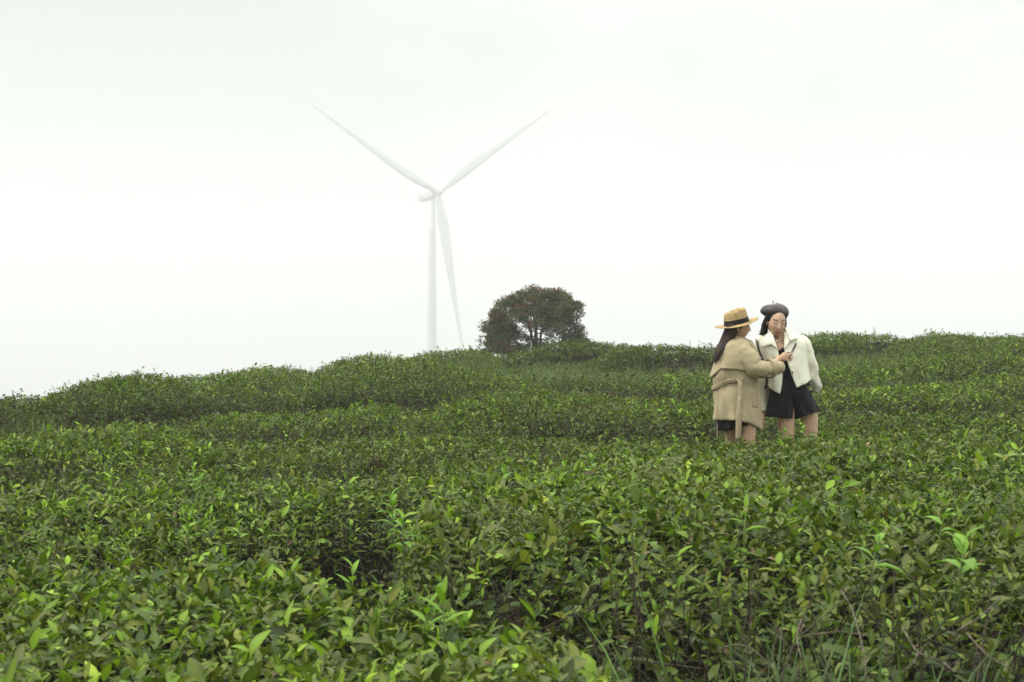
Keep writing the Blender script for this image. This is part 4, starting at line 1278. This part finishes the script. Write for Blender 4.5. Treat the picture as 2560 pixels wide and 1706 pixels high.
    sleeve([W(415, 540, ND + .07), W(462, 610, ND + .02), W(512, 695, ND - .01), W(572, 775, ND - .03), W(650, 796, ND - .02), W(735, 790, ND + .02), W(832, 776, ND + .07)],
           [.064, .078, .083, .082, .072, .064, .050], 1)
    sleeve([W(400, 550, DL + .11), W(430, 700, FD), W(470, 840, FD), W(530, 875, FD), W(592, 872, FD)], [.07, .08, .075, .07, .06], 2)
    # cuff strap with its loose end
    cp = [W(712, 792, ND + .012), W(746, 789, ND + .024)]
    V, F = tube(cp, [.0755, .0735], 28, cap=False)
    sk = MB(); sk.add((V, F)); o = sk.obj('cuff_strap', M_COATSEAM, coat)
    q = o.modifiers.new('thickness', 'SOLIDIFY'); q.thickness = 0.006; q.offset = 1
    shell([[W(690, 838, ND - .05), W(742, 832, ND - .04)], [W(686, 868, ND - .045), W(742, 866, ND - .035)], [W(692, 888, ND - .03), W(742, 886, ND - .02)]], M_COATSEAM, 'strap_end', coat, 0.006)
    # storm flap over the shoulders, its lower edge curved
    def flap_low(x, near):
        return float(np.interp(x, [150, 180, 212, 250, 400, 520, 600], [880, 868, 838, 792, 800, 824, 836])) if near else 850
    rows = []
    a0, a1, m = math.radians(-62), math.radians(-262), 60
    for r_ in range(22):
        t = r_ / 21
        row = []
        for i in range(m):
            al = a0 + (a1 - a0) * i / (m - 1)
            y = 492 + 330 * t
            for _ in range(2):
                xl, xr, hdp = coat_at(y)
                x = (xl + xr) / 2 + (xr - xl) / 2 * math.copysign(abs(math.cos(al)) ** .85, math.cos(al))
                y = 494 + (flap_low(x, math.sin(al) < 0.2) - 494) * t
            xl, xr, hdp = coat_at(y)
            out = 0.009 + 0.010 * t ** 2 + 0.004 * t * math.sin(9 * al)
            f = coat_fold(al % (2 * math.pi), min(y, 760))
            ca, sa = math.cos(al), math.sin(al)
            row.append(W((xl + xr) / 2 + ((xr - xl) / 2 + (out + f) / PXM) * math.copysign(abs(ca) ** .85, ca), y, DL + (hdp + out + f) * math.copysign(abs(sa) ** .85, sa)))
        rows.append(row)
    shell(rows, M_COAT, 'storm_flap', coat, 0.006)
    # collar round the neck and the front lapel
    rows = []
    for t in np.linspace(0, 1, 6):
        row = []
        for i in range(30):
            al = math.radians(-50) - math.radians(262) * i / 29
            a = (66 + 30 * t) ; hdp = .066 + .034 * t
            row.append(W(408 + a * math.cos(al) + 8 * t, 478 + 34 * t + 6 * math.cos(al), DL + hdp * math.sin(al)))
        rows.append(row)
    shell(rows, M_COAT, 'collar', coat, 0.006)
    shell([[W(478, 503, DL - .09), W(520, 508, DL - .05), W(545, 520, DL - .01)], [W(500, 535, DL - .125), W(548, 552, DL - .085), W(580, 580, DL - .02)], [W(545, 560, DL - .14), W(585, 600, DL - .10), W(612, 640, DL - .03)],
           [W(585, 640, DL - .13), W(608, 680, DL - .10), W(622, 710, DL - .04)]], M_COAT, 'lapel', coat, 0.008)
    # belt across the back, knot, hanging ends
    rows = []
    for e in (-22, -8, 8, 22):
        row = []
        for i in range(46):
            al = math.radians(-78) - math.radians(200) * i / 45
            yb = 950
            for _ in range(3):
                xl, xr, hdp = coat_at(yb)
                x = (xl + xr) / 2 + (xr - xl) / 2 * math.copysign(abs(math.cos(al)) ** .85, math.cos(al))
                yb = float(np.interp(x, [165, 175, 300, 430], [1000, 985, 918, 900])) if math.sin(al) < 0 else 985
            yb += e
            xl, xr, hdp = coat_at(yb)
            f = coat_fold(al % (2 * math.pi), yb) + .012
            ca, sa = math.cos(al), math.sin(al)
            row.append(W((xl + xr) / 2 + ((xr - xl) / 2 + f / PXM) * math.copysign(abs(ca) ** .85, ca), yb, DL + (hdp + f) * math.copysign(abs(sa) ** .85, sa)))
        rows.append(row)
    belt = shell(rows, M_COATSEAM, 'belt', coat, 0.006)
    kn = MB(); kn.add(ellipsoid(W(428, 903, DL - .208), (.030, .016, .024), 14, 10)); kn.obj('knot', M_COATSEAM, belt)
    def ribbon(pts, nm):
        rows = [[W(x0, y, d), W((x0 + x1) / 2, y, d - .006), W(x1, y, d)] for (x0, x1, y, d) in smooth_path(pts, 5)]
        return shell(rows, M_COATSEAM, nm, belt, 0.004)
    ribbon([(412, 440, 905, DL - .22), (408, 462, 960, DL - .225), (402, 462, 1100, DL - .236), (392, 452, 1250, DL - .245), (388, 446, 1350, DL - .246), (386, 436, 1490, DL - .24)], 'belt_end')
    ribbon([(414, 428, 902, DL - .215), (416, 426, 880, DL - .225), (420, 430, 862, DL - .215)], 'belt_loop_end')
    ribbon([(200, 216, 1290, DL - .02), (203, 217, 1400, DL - .03), (206, 214, 1478, DL - .03)], 'belt_end')
    # slanted welt pocket
    def coat_pt(x, y, out=0.0):
        xl, xr, hdp = coat_at(y)
        c = np.clip((x - (xl + xr) / 2) / ((xr - xl) / 2), -1, 1)
        ca = math.copysign(abs(c) ** (1 / .85), c); sa = -math.sqrt(max(0, 1 - ca * ca))
        al = math.atan2(sa, ca) % (2 * math.pi)
        f = coat_fold(al, y)
        return W(x, y + 0, DL - (hdp + f + out) * abs(sa) ** .85)
    yo = lambda x, y: np.clip((y - 1000) / 300, 0, 1) * hem_off(x, 0)
    pr = []
    for t in np.linspace(0, 1, 8):
        y = 1016 + 150 * t
        pr.append([coat_pt(x, y + 0.18 * (x - 552) * t, .007) for x in (553, 570, 588, 602)])
    shell(pr, M_COATSEAM, 'pocket_welt', coat, 0.006)
    # --- skirt
    rows = []
    for t in np.linspace(0, 1, 10):
        y = 1180 + 190 * t
        fo = lambda al, yy, t=t: t * (0.012 * math.sin(9 * al) + 0.006 * math.sin(17 * al + 1))
        rows.append(body_ring(y, 205, 588, .165, DL, 72, fold=fo, yoff=lambda x, al, t=t: t * float(np.interp(x, [200, 390, 450, 590], [30, 22, -20, -28]))))
    shell(rows, M_BLACK, 'skirt', body, 0.005, closed=True)
    # --- hair
    D = DL
    strands('hair', M_HAIRR, body, [
        [W(430, 350, D - .075), W(405, 420, D - .082), W(372, 480, D - .085), W(310, 560, D - .13), W(262, 640, D - .15)],
        [W(400, 330, D - .085), W(350, 420, D - .088), W(300, 510, D - .10), W(240, 620, D - .15), W(205, 730, D - .15)],
        [W(350, 340, D - .075), W(310, 430, D - .075), W(262, 540, D - .07), W(212, 650, D - .10), W(188, 765, D - .11)],
        [W(315, 350, D - .05), W(285, 440, D - .04), W(245, 540, D - .02), W(195, 650, D - .04), W(172, 755, D - .06)],
        [W(300, 360, D - .0), W(278, 440, D + .02), W(240, 540, D + .04), W(195, 650, D + .03), W(168, 735, D + .02)],
        [W(310, 350, D + .05), W(290, 440, D + .07), W(250, 540, D + .08), W(215, 640, D + .08), W(190, 720, D + .06)]], 330, 0.0085, 0.0068, 12)
    cap = MB()     # hair over the skull, under the hat, leaving the face and the ear free
    Mr = Mh.to_3x3()
    V, F = ellipsoid(Mh @ Vector((0, .014, .016)), (.081, .098, .112), 30, 20, Mr)
    Mi = Mh.inverted()
    keepf = []
    for f in F:
        c = sum((Mi @ Vector(V[i]) for i in f), Vector()) / 4
        front = c.y < -0.058 and c.z < 0.055 or (c.y < -0.028 and c.z < 0.02) or (c.y < .030 and c.z < -.012) or (c.y > .0 and c.z < -0.09)
        if not front: keepf.append(f)
    cap.add((V, keepf)); cap.obj('hair_cap', M_HAIRR, body)
    strands('side_lock', M_HAIRR, body, [[W(478, 335, D - .078), W(462, 362, D - .085), W(440, 392, D - .085), W(432, 420, D - .08)], [W(470, 335, D - .082), W(455, 360, D - .088), W(434, 385, D - .087), W(424, 405, D - .085)]], 10, .002, .004, 13)
    # --- hat
    tilt = Matrix.Rotation(math.radians(-12.4), 4, 'Y') @ Matrix.Rotation(math.radians(5.5), 4, 'X')
    hc = W(400, 352, D)
    MH = Matrix.Translation(hc) @ tilt
    prof_r = [.182, .178, .150, .118, .1015, .0985, .097, .094, .090, .084, .075, .05, .0]
    prof_z = [.004, .006, .001, -.001, .002, .012, .040, .075, .098, .112, .117, .112, .106]
    def hat_pt(r, z, a):
        x, y = r * math.cos(a) * 1.02, r * math.sin(a) * 0.96
        if r > .11: z += 0.010 * (math.cos(2 * a)) * ((r - .11) / .07) * (1 if True else 0) - .004
        if z > .06 and r < .098:
            z += 0.012 * (x / .09) - 0.004                       # crown a little higher in front
            if r < .08: z -= 0.012 * math.exp(-((y) / .03) ** 2) # crease
        return MH @ Vector((x, y, z))
    nA = 64
    rows = [[hat_pt(r, z, 2 * math.pi * i / nA) for i in range(nA)] for r, z in zip(prof_r[:5], prof_z[:5])]
    hat = shell([[hat_pt(max(r, .002), z, 2 * math.pi * i / nA) for i in range(nA)] for r, z in zip(prof_r[4:], prof_z[4:])], M_STRAW, 'straw_hat', body, 0.004, closed=True)
    shell(rows, M_STRAW, 'brim', hat, 0.004, closed=True)
    rows = [[hat_pt(r, z, 2 * math.pi * i / nA) for i in range(nA)] for r, z in ((.1045, .004), (.1025, .018), (.1005, .034), (.0995, .043))]
    shell(rows, M_BAND, 'hat_band', hat, 0.003, closed=True)
    e = MB(); e.add(ellipsoid(Mh @ Vector((-.083, .008, -.035)), (.007, .007, .007), 12, 8)); e.obj('earring', M_PEARL, body)
    return body
person_trench()

# ======================= phone in the raised hand =======================
def phone():
    c = H8(1262, 290, 11.805)
    lng = (H8(1420, 0, 11.815) - H8(1260, 340, 11.80)).normalized()
    wid = (Vector((0.40, 0.90, 0.10)))
    wid = (wid - lng * wid.dot(lng)).normalized()
    nrm = lng.cross(wid).normalized()
    l, w, t = 0.150, 0.072, 0.0085
    c = H8(1420, 5, 11.81) - lng * (l / 2) + wid * 0.0
    def rbox(l, w, t, r, off=0.0, cc=None):
        pts = []
        for sx, sy, a0 in ((1, 1, 0), (-1, 1, 90), (-1, -1, 180), (1, -1, 270)):
            for q in range(5):
                a = math.radians(a0 + q * 22.5)
                pts.append((sx * (l / 2 - r) + r * math.cos(a), sy * (w / 2 - r) + r * math.sin(a)))
        n = len(pts)
        V = [(cc or c) + lng * x + wid * y + nrm * (off + s * t / 2) for s in (-1, 1) for x, y in pts]
        F = [tuple(reversed(range(n))), tuple(range(n, 2 * n))] + [(i, (i + 1) % n, n + (i + 1) % n, n + i) for i in range(n)]
        return V, F
    m = MB(); m.add(rbox(l, w, t, .01))
    o = m.obj('phone', M_PHONE, smooth=False)
    tag(o, 'black smartphone held up between the two people', 'phone')
    m = MB(); m.add(rbox(l - .008, w - .008, .001, .008, -(t / 2 + .0006))); m.obj('screen', M_SCREEN, o, False)
    m = MB(); m.add(rbox(.03, .03, .002, .006, t / 2 + .001, c + lng * .055 + wid * -.017)); m.obj('camera_bump', M_LENS, o, False)
phone()

# ======================= person in the cream jacket =======================
DR = 12.12
def person_cream():
    Mh = Matrix.Translation(W(785, 340, DR - .05)) @ Matrix.Rotation(math.radians(9), 4, 'Z') @ Matrix.Rotation(math.radians(4), 4, 'Y') @ Matrix.Rotation(math.radians(15), 4, 'X')
    mb = head_geo(Mh)
    mb.tube([W(795, 400, DR), W(808, 470, DR + .005), W(822, 530, DR + .01), W(832, 580, DR + .01)], [.054, .050, .056, .10], 16)
    mb.tube([W(835, 520, DR + .015), W(842, 560, DR + .005), W(850, 640, DR - .005), W(868, 760, DR), W(890, 880, DR), W(920, 1000, DR), W(945, 1090, DR)],
            [(.13, .045), (.168, .066), (.155, .098), (.135, .09), (.11, .078), (.125, .085), (.13, .085)], 20, sub=3, twist_ref=(0, 1, 0))
    def foot(x, D):
        a = W(x, 2080, D); g = float(ground_z(a.x, D)); A = Vector((a.x, D, g + .085))
        mb.tube([A + Vector((0, .045, -.05)), A + Vector((0, -.03, -.035)), A + Vector((-.01, -.10, -.055)), A + Vector((-.015, -.16, -.07))], [(.034, .03), (.038, .042), (.042, .03), (.025, .015)], 12, sub=3)
        return A
    for pts, ax, D in (([(880, 1080), (880, 1280), (892, 1440), (900, 1600)], 905, DR - .02), ([(1040, 1080), (1105, 1260), (1120, 1420), (1110, 1590)], 1095, DR + .04)):
        an = foot(ax, D)
        P_ = [W(x, y, D) for x, y in pts]
        kn = P_[-1]
        mb.tube(P_ + [kn * .75 + an * .25 + Vector((0, .015, 0)), kn * .45 + an * .55 + Vector((0, .02, 0)), an + Vector((0, 0, .03)), an + Vector((0, 0, -.03))],
                [.085, .075, .062, .052, .052, .043, .033, .035], 16, sub=4)
    # her right arm (picture left) hangs, hand below the cuff
    SD = DR + .05
    mb.tube([W(660, 540, DR + .02), W(645, 700, SD), W(650, 880, SD), W(658, 1060, SD - .01), W(656, 1215, SD - .03)], [.052, .044, .038, .032, .023], 12, sub=3)
    h0 = W(655, 1215, SD - .03)
    V3 = Vector
    ff = []
    for q in range(4):
        b = h0 + V3((-.006 + .003 * q, -.028 + .018 * q, -.088 + .004 * abs(q - 1)))
        ff.append(([b, b + V3((.004, -.004, -.028)), b + V3((.0, -.008, -.05)), b + V3((-.008, -.010, -.066 + .006 * abs(q - 1)))], .0078))
    hand(mb, h0, h0 + V3((.0, 0, -.088)), (0, 1, 0), (1, 0, 0), ff, ([h0 + V3((-.004, -.022, -.025)), h0 + V3((-.002, -.045, -.05)), h0 + V3((0, -.05, -.075)), h0 + V3((0, -.046, -.092))], .0092))
    # her left arm, the hand tucked behind the hip
    mb.tube([W(1030, 540, DR + .02), W(1100, 660, DR + .04), W(1140, 800, DR + .06), W(1170, 900, DR + .11), W(1185, 985, DR + .17)], [.052, .045, .040, .033, .023], 12, sub=3)
    h1 = W(1185, 985, DR + .17)
    d = V3((-.85, .30, -.43)).normalized()
    ff = []
    for q in range(4):
        b = h1 + d * .086 + V3((.012 * q - .018, .012 * q - .018, 0))
        ff.append(([b, b + d * .028, b + d * .05 + V3((-.006, -.004, 0)), b + d * .066 + V3((-.014, -.008, 0))], .0078))
    hand(mb, h1, h1 + d * .086, (.7, .7, 0), (0, 1, 0), ff, ([h1 + d * .025 + V3((-.02, -.02, 0)), h1 + d * .05 + V3((-.035, -.03, 0)), h1 + d * .085 + V3((-.04, -.03, 0))], .0092))
    me = finish_body(mb, 'person', 0.0042, Mh, (0.60, 0.40, 0.27), dict(lip=(0.42, 0.075, 0.07)))
    body = link_mesh('person', me)
    tag(body, 'person in a cream jacket, black romper and beret, looking down at the phone', 'person', 'two people standing among the tea')
    # --- romper: bodice and two wide legs
    RR = np.array([(598, 755, 945, .085), (640, 752, 950, .108), (700, 758, 965, .112), (800, 768, 985, .105), (880, 765, 1010, .10), (940, 748, 1050, .11), (1000, 725, 1105, .125), (1060, 722, 1140, .115), (1110, 740, 1120, .09)], float)
    ri = lambda y: [float(np.interp(y, RR[:, 0], RR[:, q])) for q in (1, 2, 3)]
    fo = lambda al, y: 0.005 * math.sin(7 * al + y * .01) + .004 * math.sin(12 * al)
    rows = [body_ring(y, *ri(y), DR, 72, fold=fo, yoff=(lambda x, al, y=y: -0.23 * (x - 800) * max(0, 1 - (y - 598) / 60))) for y in np.linspace(600, 1110, 30)]
    romper = shell(rows, M_BLACK, 'romper', body, 0.004, closed=True)
    for nm, top, bot in (('shorts_leg', (722, 985, 1000, DR - .0), (692, 962, 1272, DR - .01)), ('shorts_leg', (850, 1108, 1000, DR + .0), (986, 1206, 1245, DR + .03))):
        rows = []
        for t in np.linspace(0, 1, 16):
            xl, xr = top[0] + (bot[0] - top[0]) * t, top[1] + (bot[1] - top[1]) * t
            y = top[2] + (bot[2] - top[2]) * t
            ff_ = lambda al, yy, t=t: t * (0.010 * math.sin(6 * al + 1) + .007 * math.sin(11 * al + 2))
            sl = (lambda x, al, t=t, b=bot, r=(nm, bot[0]): t * ((x - (b[0] + b[1]) / 2) * (-.36 if r[1] > 900 else .07)))
            rows.append(body_ring(y, xl, xr, .126 + .016 * t, (top[3] + (bot[3] - top[3]) * t), 64, fold=ff_, yoff=sl))
        shell(rows, M_BLACK, nm, romper, 0.004, closed=True)
    # --- jacket body with an open front
    JR = np.array([(455, 700, 960, .07), (480, 660, 1020, .088), (520, 628, 1075, .105), (570, 622, 1085, .125), (650, 640, 1085, .14), (750, 668, 1092, .145), (850, 690, 1112, .148), (920, 702, 1132, .152), (1040, 706, 1140, .158)], float)
    ji = lambda y: [float(np.interp(y, JR[:, 0], JR[:, q])) for q in (1, 2, 3)]
    xL = lambda y: float(np.interp(y, [455, 490, 610, 730, 850, 960, 1040], [735, 742, 802, 826, 846, 836, 824]))
    xR = lambda y: float(np.interp(y, [455, 600, 730, 860, 985], [862, 864, 898, 940, 988]))
    def jfold(al, y):
        s = math.sin
        t = np.clip((y - 560) / 400, 0, 1)
        return float(t * (0.010 * s(4 * al + .9 + .004 * y) + 0.007 * s(9 * al + 1.2 - .006 * y)) + .010 * math.exp(-((al - math.radians(292) - (y - 700) * .0009) / .16) ** 2) * t
                     - .008 * math.exp(-((al - math.radians(305) - (y - 700) * .0012) / .10) ** 2) * t)
    def hem(x, front):
        if not front: return 965
        return float(np.interp(x, [700, 735, 825, 846, 985, 990, 1060, 1140], [950, 988, 1040, 1020, 982, 980, 940, 892]))
    rows = []
    m = 90
    for r_ in range(36):
        t = r_ / 35
        row = []
        for i in range(m):
            u = i / (m - 1)
            y = 458 + (985 - 458) * t
            for _ in range(4):
                xl, xr, hdp = ji(y); xc, a = (xl + xr) / 2, (xr - xl) / 2
                cR = np.clip((xR(y) - xc) / a, -1, 1); cL = np.clip((xL(y) - xc) / a, -1, 1)
                aR = -math.acos(math.copysign(abs(cR) ** (1 / .85), cR)); aL = 2 * math.pi - math.acos(math.copysign(abs(cL) ** (1 / .85), cL))
                al = aR + (aL - aR) * u
                ca, sa = math.cos(al), math.sin(al)
                x = xc + a * math.copysign(abs(ca) ** .85, ca)
                y = 458 + (hem(x, sa < 0.15) - 458) * t
            f = jfold(al % (2 * math.pi), y)
            row.append(W(x + f / PXM * ca, y, DR + (hdp + f) * math.copysign(abs(sa) ** .85, sa)))
        rows.append(row)
    jacket = shell(rows, M_CREAM, 'jacket', body, 0.010)
    def sleeve(pts, rad, nm='sleeve'):
        A = smooth_path([list(p) + [r] for p, r in zip(pts, rad)], 8)
        V, F = tube([a[:3] for a in A], [a[3] for a in A], 28, cap=False)
        out = []
        for i, v in enumerate(V):
            r_, k_ = divmod(i, 28); c = Vector(A[r_][:3]); s = r_ / len(A); a_ = 2 * math.pi * k_ / 28
            out.append(v + (v - c).normalized() * (0.008 * float(vnoise(s * 8 + 5, a_ * 1.1 + s * 5, 1.0, 35)) + .003 * float(vnoise(s * 24, a_ * 1.6 + s * 9, 1.0, 36))))
        o = link_mesh(nm, py_mesh(nm, out, F, M_CREAM), jacket)
        q = o.modifiers.new('thickness', 'SOLIDIFY'); q.thickness = .008; q.offset = -1
        return o
    sleeve([W(975, 515, DR + .02), W(1035, 540, DR + .015), W(1085, 620, DR + .02), W(1112, 730, DR + .035), W(1138, 840, DR + .06), W(1166, 920, DR + .10), W(1192, 992, DR + .15)], [.056, .064, .062, .058, .055, .049, .041])
    sleeve([W(690, 490, DR + .02), W(655, 545, DR + .03), W(640, 680, SD), W(648, 860, SD), W(658, 1040, SD - .01), W(658, 1212, SD - .03)], [.068, .070, .062, .053, .043, .036])
    # collar flaps
    fd = DR - .13
    def flap(A, B, C, E, nm):
        """flat pointed collar leaf: A, B along the neck, C outer point, E inner point"""
        rows = []
        for t in np.linspace(0, 1, 7):
            rows.append([(A * (1 - t) + E * t) * (1 - s) + (B * (1 - t) + C * t) * s + Vector((0, -.010 * math.sin(math.pi * t) * math.sin(math.pi * s) - .006 * t, 0)) for s in np.linspace(0, 1, 7)])
        return shell(rows, M_CREAM, nm, jacket, .0035)
    flap(W(744, 418, DR - .058), W(652, 474, DR - .015), W(646, 578, fd + .005), W(742, 552, fd - .012), 'collar_flap')
    flap(W(866, 388, DR - .058), W(975, 436, DR - .015), W(1003, 486, fd + .012), W(922, 522, fd - .012), 'collar_flap')
    flap(W(752, 452, DR - .085), W(715, 478, DR - .09), W(742, 556, fd - .006), W(800, 606, fd - .004), 'lapel')
    flap(W(866, 430, DR - .085), W(905, 455, DR - .09), W(915, 530, fd - .006), W(866, 604, fd - .004), 'lapel')
    shell([[W(742, 412, DR - .04), W(752, 395, DR + .03), W(800, 402, DR + .085), W(850, 385, DR + .03), W(866, 382, DR - .04)], [W(700, 450, DR - .01), W(720, 455, DR + .06), W(810, 455, DR + .11), W(900, 430, DR + .06), W(920, 430, DR)]], M_CREAM, 'collar_stand', jacket, .008)
    b = MB(); b.add(ellipsoid(W(944, 829, DR - .158), (.0085, .004, .0105), 14, 8)); b.obj('button', M_BUTTON, jacket)
    # --- beret
    MB_ = Matrix.Translation(W(768, 244, DR - .005)) @ Matrix.Rotation(math.radians(11), 4, 'Y') @ Matrix.Rotation(math.radians(-2), 4, 'X')
    pr = [(.084, -.036), (.090, -.034), (.112, -.018), (.119, .004), (.115, .026), (.099, .048), (.072, .064), (.040, .072), (.012, .075), (.001, .075)]
    nA = 48
    rows = []
    for r, z in pr:
        row = []
        for i in range(nA):
            a = 2 * math.pi * i / nA
            bul = 1 + .03 * math.sin(3 * a + 1) + .02 * math.sin(5 * a) if r > .06 else 1
            row.append(MB_ @ Vector((r * math.cos(a) * bul, r * math.sin(a) * bul * 1.02, z + (.010 * math.cos(a) if z > 0 else 0) - (.014 * math.exp(-((math.cos(a) - .55) / .18) ** 2) if .01 < z < .05 and math.sin(a) < 0 else 0))))
        rows.append(row)
    beret = shell(rows, M_BERET, 'beret', body, .004, closed=True)
    s = MB(); s.tube([W(756, 156, DR - .01), W(756, 140, DR - .01), W(757, 125, DR - .01)], [.0045, .004, .004], 8); s.obj('stem', M_LEATHER, beret)
    # --- hair
    V, F = ellipsoid(Mh @ Vector((0, .016, .014)), (.080, .096, .110), 32, 22, Mh.to_3x3())
    Mi = Mh.inverted(); kf = []
    for f in F:
        c = sum((Mi @ Vector(V[i]) for i in f), Vector()) / 4
        if not ((c.y < -.010 and c.z < .048 and abs(c.x) < .066 + (.062 - c.z) * .08) or (c.y < .012 and c.z < -.03)): kf.append(f)
    h = MB(); h.add((V, kf)); h.obj('hair_cap', M_HAIRB, body)
    strands('hair', M_HAIRB, body, [
        [W(712, 275, DR - .085), W(690, 330, DR - .06), W(682, 385, DR - .04), W(665, 430, DR - .03), W(640, 462, DR - .03)],
        [W(695, 270, DR - .05), W(672, 330, DR - .03), W(658, 390, DR - .01), W(642, 440, DR - .01), W(618, 466, DR)],
        [W(690, 275, DR), W(668, 335, DR + .02), W(655, 400, DR + .03), W(650, 450, DR + .04), W(640, 470, DR + .05)],
        [W(700, 275, DR + .04), W(690, 350, DR + .06), W(690, 420, DR + .07), W(695, 480, DR + .08), W(690, 520, DR + .09)]], 170, .007, .0055, 21, wave=.014)
    strands('hair', M_HAIRB, body, [[W(868, 255, DR - .07), W(876, 300, DR - .045), W(878, 345, DR - .02), W(872, 390, DR + .01)], [W(860, 260, DR - .02), W(872, 310, DR + .01), W(872, 370, DR + .03), W(865, 430, DR + .06)]], 40, .004, .006, 22, wave=.006)
    # --- necklace
    nk = MB()
    nk.tube([W(752, 470, DR - .075), W(770, 500, DR - .085), W(793, 517, DR - .09), W(822, 508, DR - .088), W(856, 470, DR - .075)], .0012, 5, sub=5)
    ne = nk.obj('necklace', M_PEARL, body)
    p = MB(); p.add(ellipsoid(W(793, 523, DR - .094), (.006, .004, .007), 12, 8)); p.obj('pendant', M_PEARL, ne)
    return body
person_cream()

def shoulder_bag():
    root = new_empty('shoulder_bag', W(640, 1000, DR + .22))
    tag(root, 'black shoulder bag whose strap crosses the cream jacket shoulder', 'bag')
    pts = [(592, 500, DR + .03), (598, 540, DR - .045), (612, 600, DR - .085), (635, 660, DR - .12), (660, 720, DR - .15), (678, 800, DR - .165), (690, 880, DR - .16), (694, 930, DR - .12), (680, 980, DR - .02), (655, 1010, DR + .10)]
    rows = [[W(x - 11, y + 2, d), W(x, y, d - .004), W(x + 11, y - 2, d)] for x, y, d in smooth_path(pts, 5)]
    shell(rows, M_LEATHER, 'strap', root, .004)
    pts = [(592, 500, DR + .03), (600, 505, DR + .10), (610, 560, DR + .17), (625, 750, DR + .21), (640, 960, DR + .2)]
    rows = [[W(x - 11, y + 2, d), W(x, y, d + .004), W(x + 11, y - 2, d)] for x, y, d in smooth_path(pts, 5)]
    shell(rows, M_LEATHER, 'strap', root, .004)
    m = MB()
    c = W(640, 1040, DR + .2)
    V = []
    for y, s in ((-.09, .9), (-.085, 1), (.07, .95), (.08, .85)):
        for i in range(24):
            a = 2 * math.pi * i / 24; ca, sa = math.cos(a), math.sin(a)
            V.append(c + Vector((math.copysign(abs(ca) ** .5, ca) * .035 * s, math.copysign(abs(sa) ** .5, sa) * .10 * s, y)))
    m.add((V, grid_faces(4, 24, True) + [tuple(reversed(range(24))), tuple(range(72, 96))]))
    m.obj('pouch', M_LEATHER, root)
shoulder_bag()
# ------------------------------------------------------------------ misty air round the whole place
def misty_air():
    x0, x1, y0, y1, z0, z1 = -2700, 2700, -1600, 2800, -212, 205
    V = [(x0, y0, z0), (x1, y0, z0), (x1, y1, z0), (x0, y1, z0), (x0, y0, z1), (x1, y0, z1), (x1, y1, z1), (x0, y1, z1)]
    F = [(3, 2, 1, 0), (4, 5, 6, 7), (0, 1, 5, 4), (1, 2, 6, 5), (2, 3, 7, 6), (3, 0, 4, 7)]
    m, N, L, out = new_mat('mist')
    v = N.new('ShaderNodeVolumePrincipled')
    v.inputs['Color'].default_value = (0.98, 0.992, 0.985, 1)
    v.inputs['Density'].default_value = HAZE
    v.inputs['Anisotropy'].default_value = 0.0
    L.new(v.outputs[0], out.inputs['Volume'])
    o = link_mesh('haze', py_mesh('haze', V, F, m, smooth=False))
    tag(o, 'pale mist hanging over the hillside', 'haze', kind='stuff')
HAZE = 0.0011
misty_air()
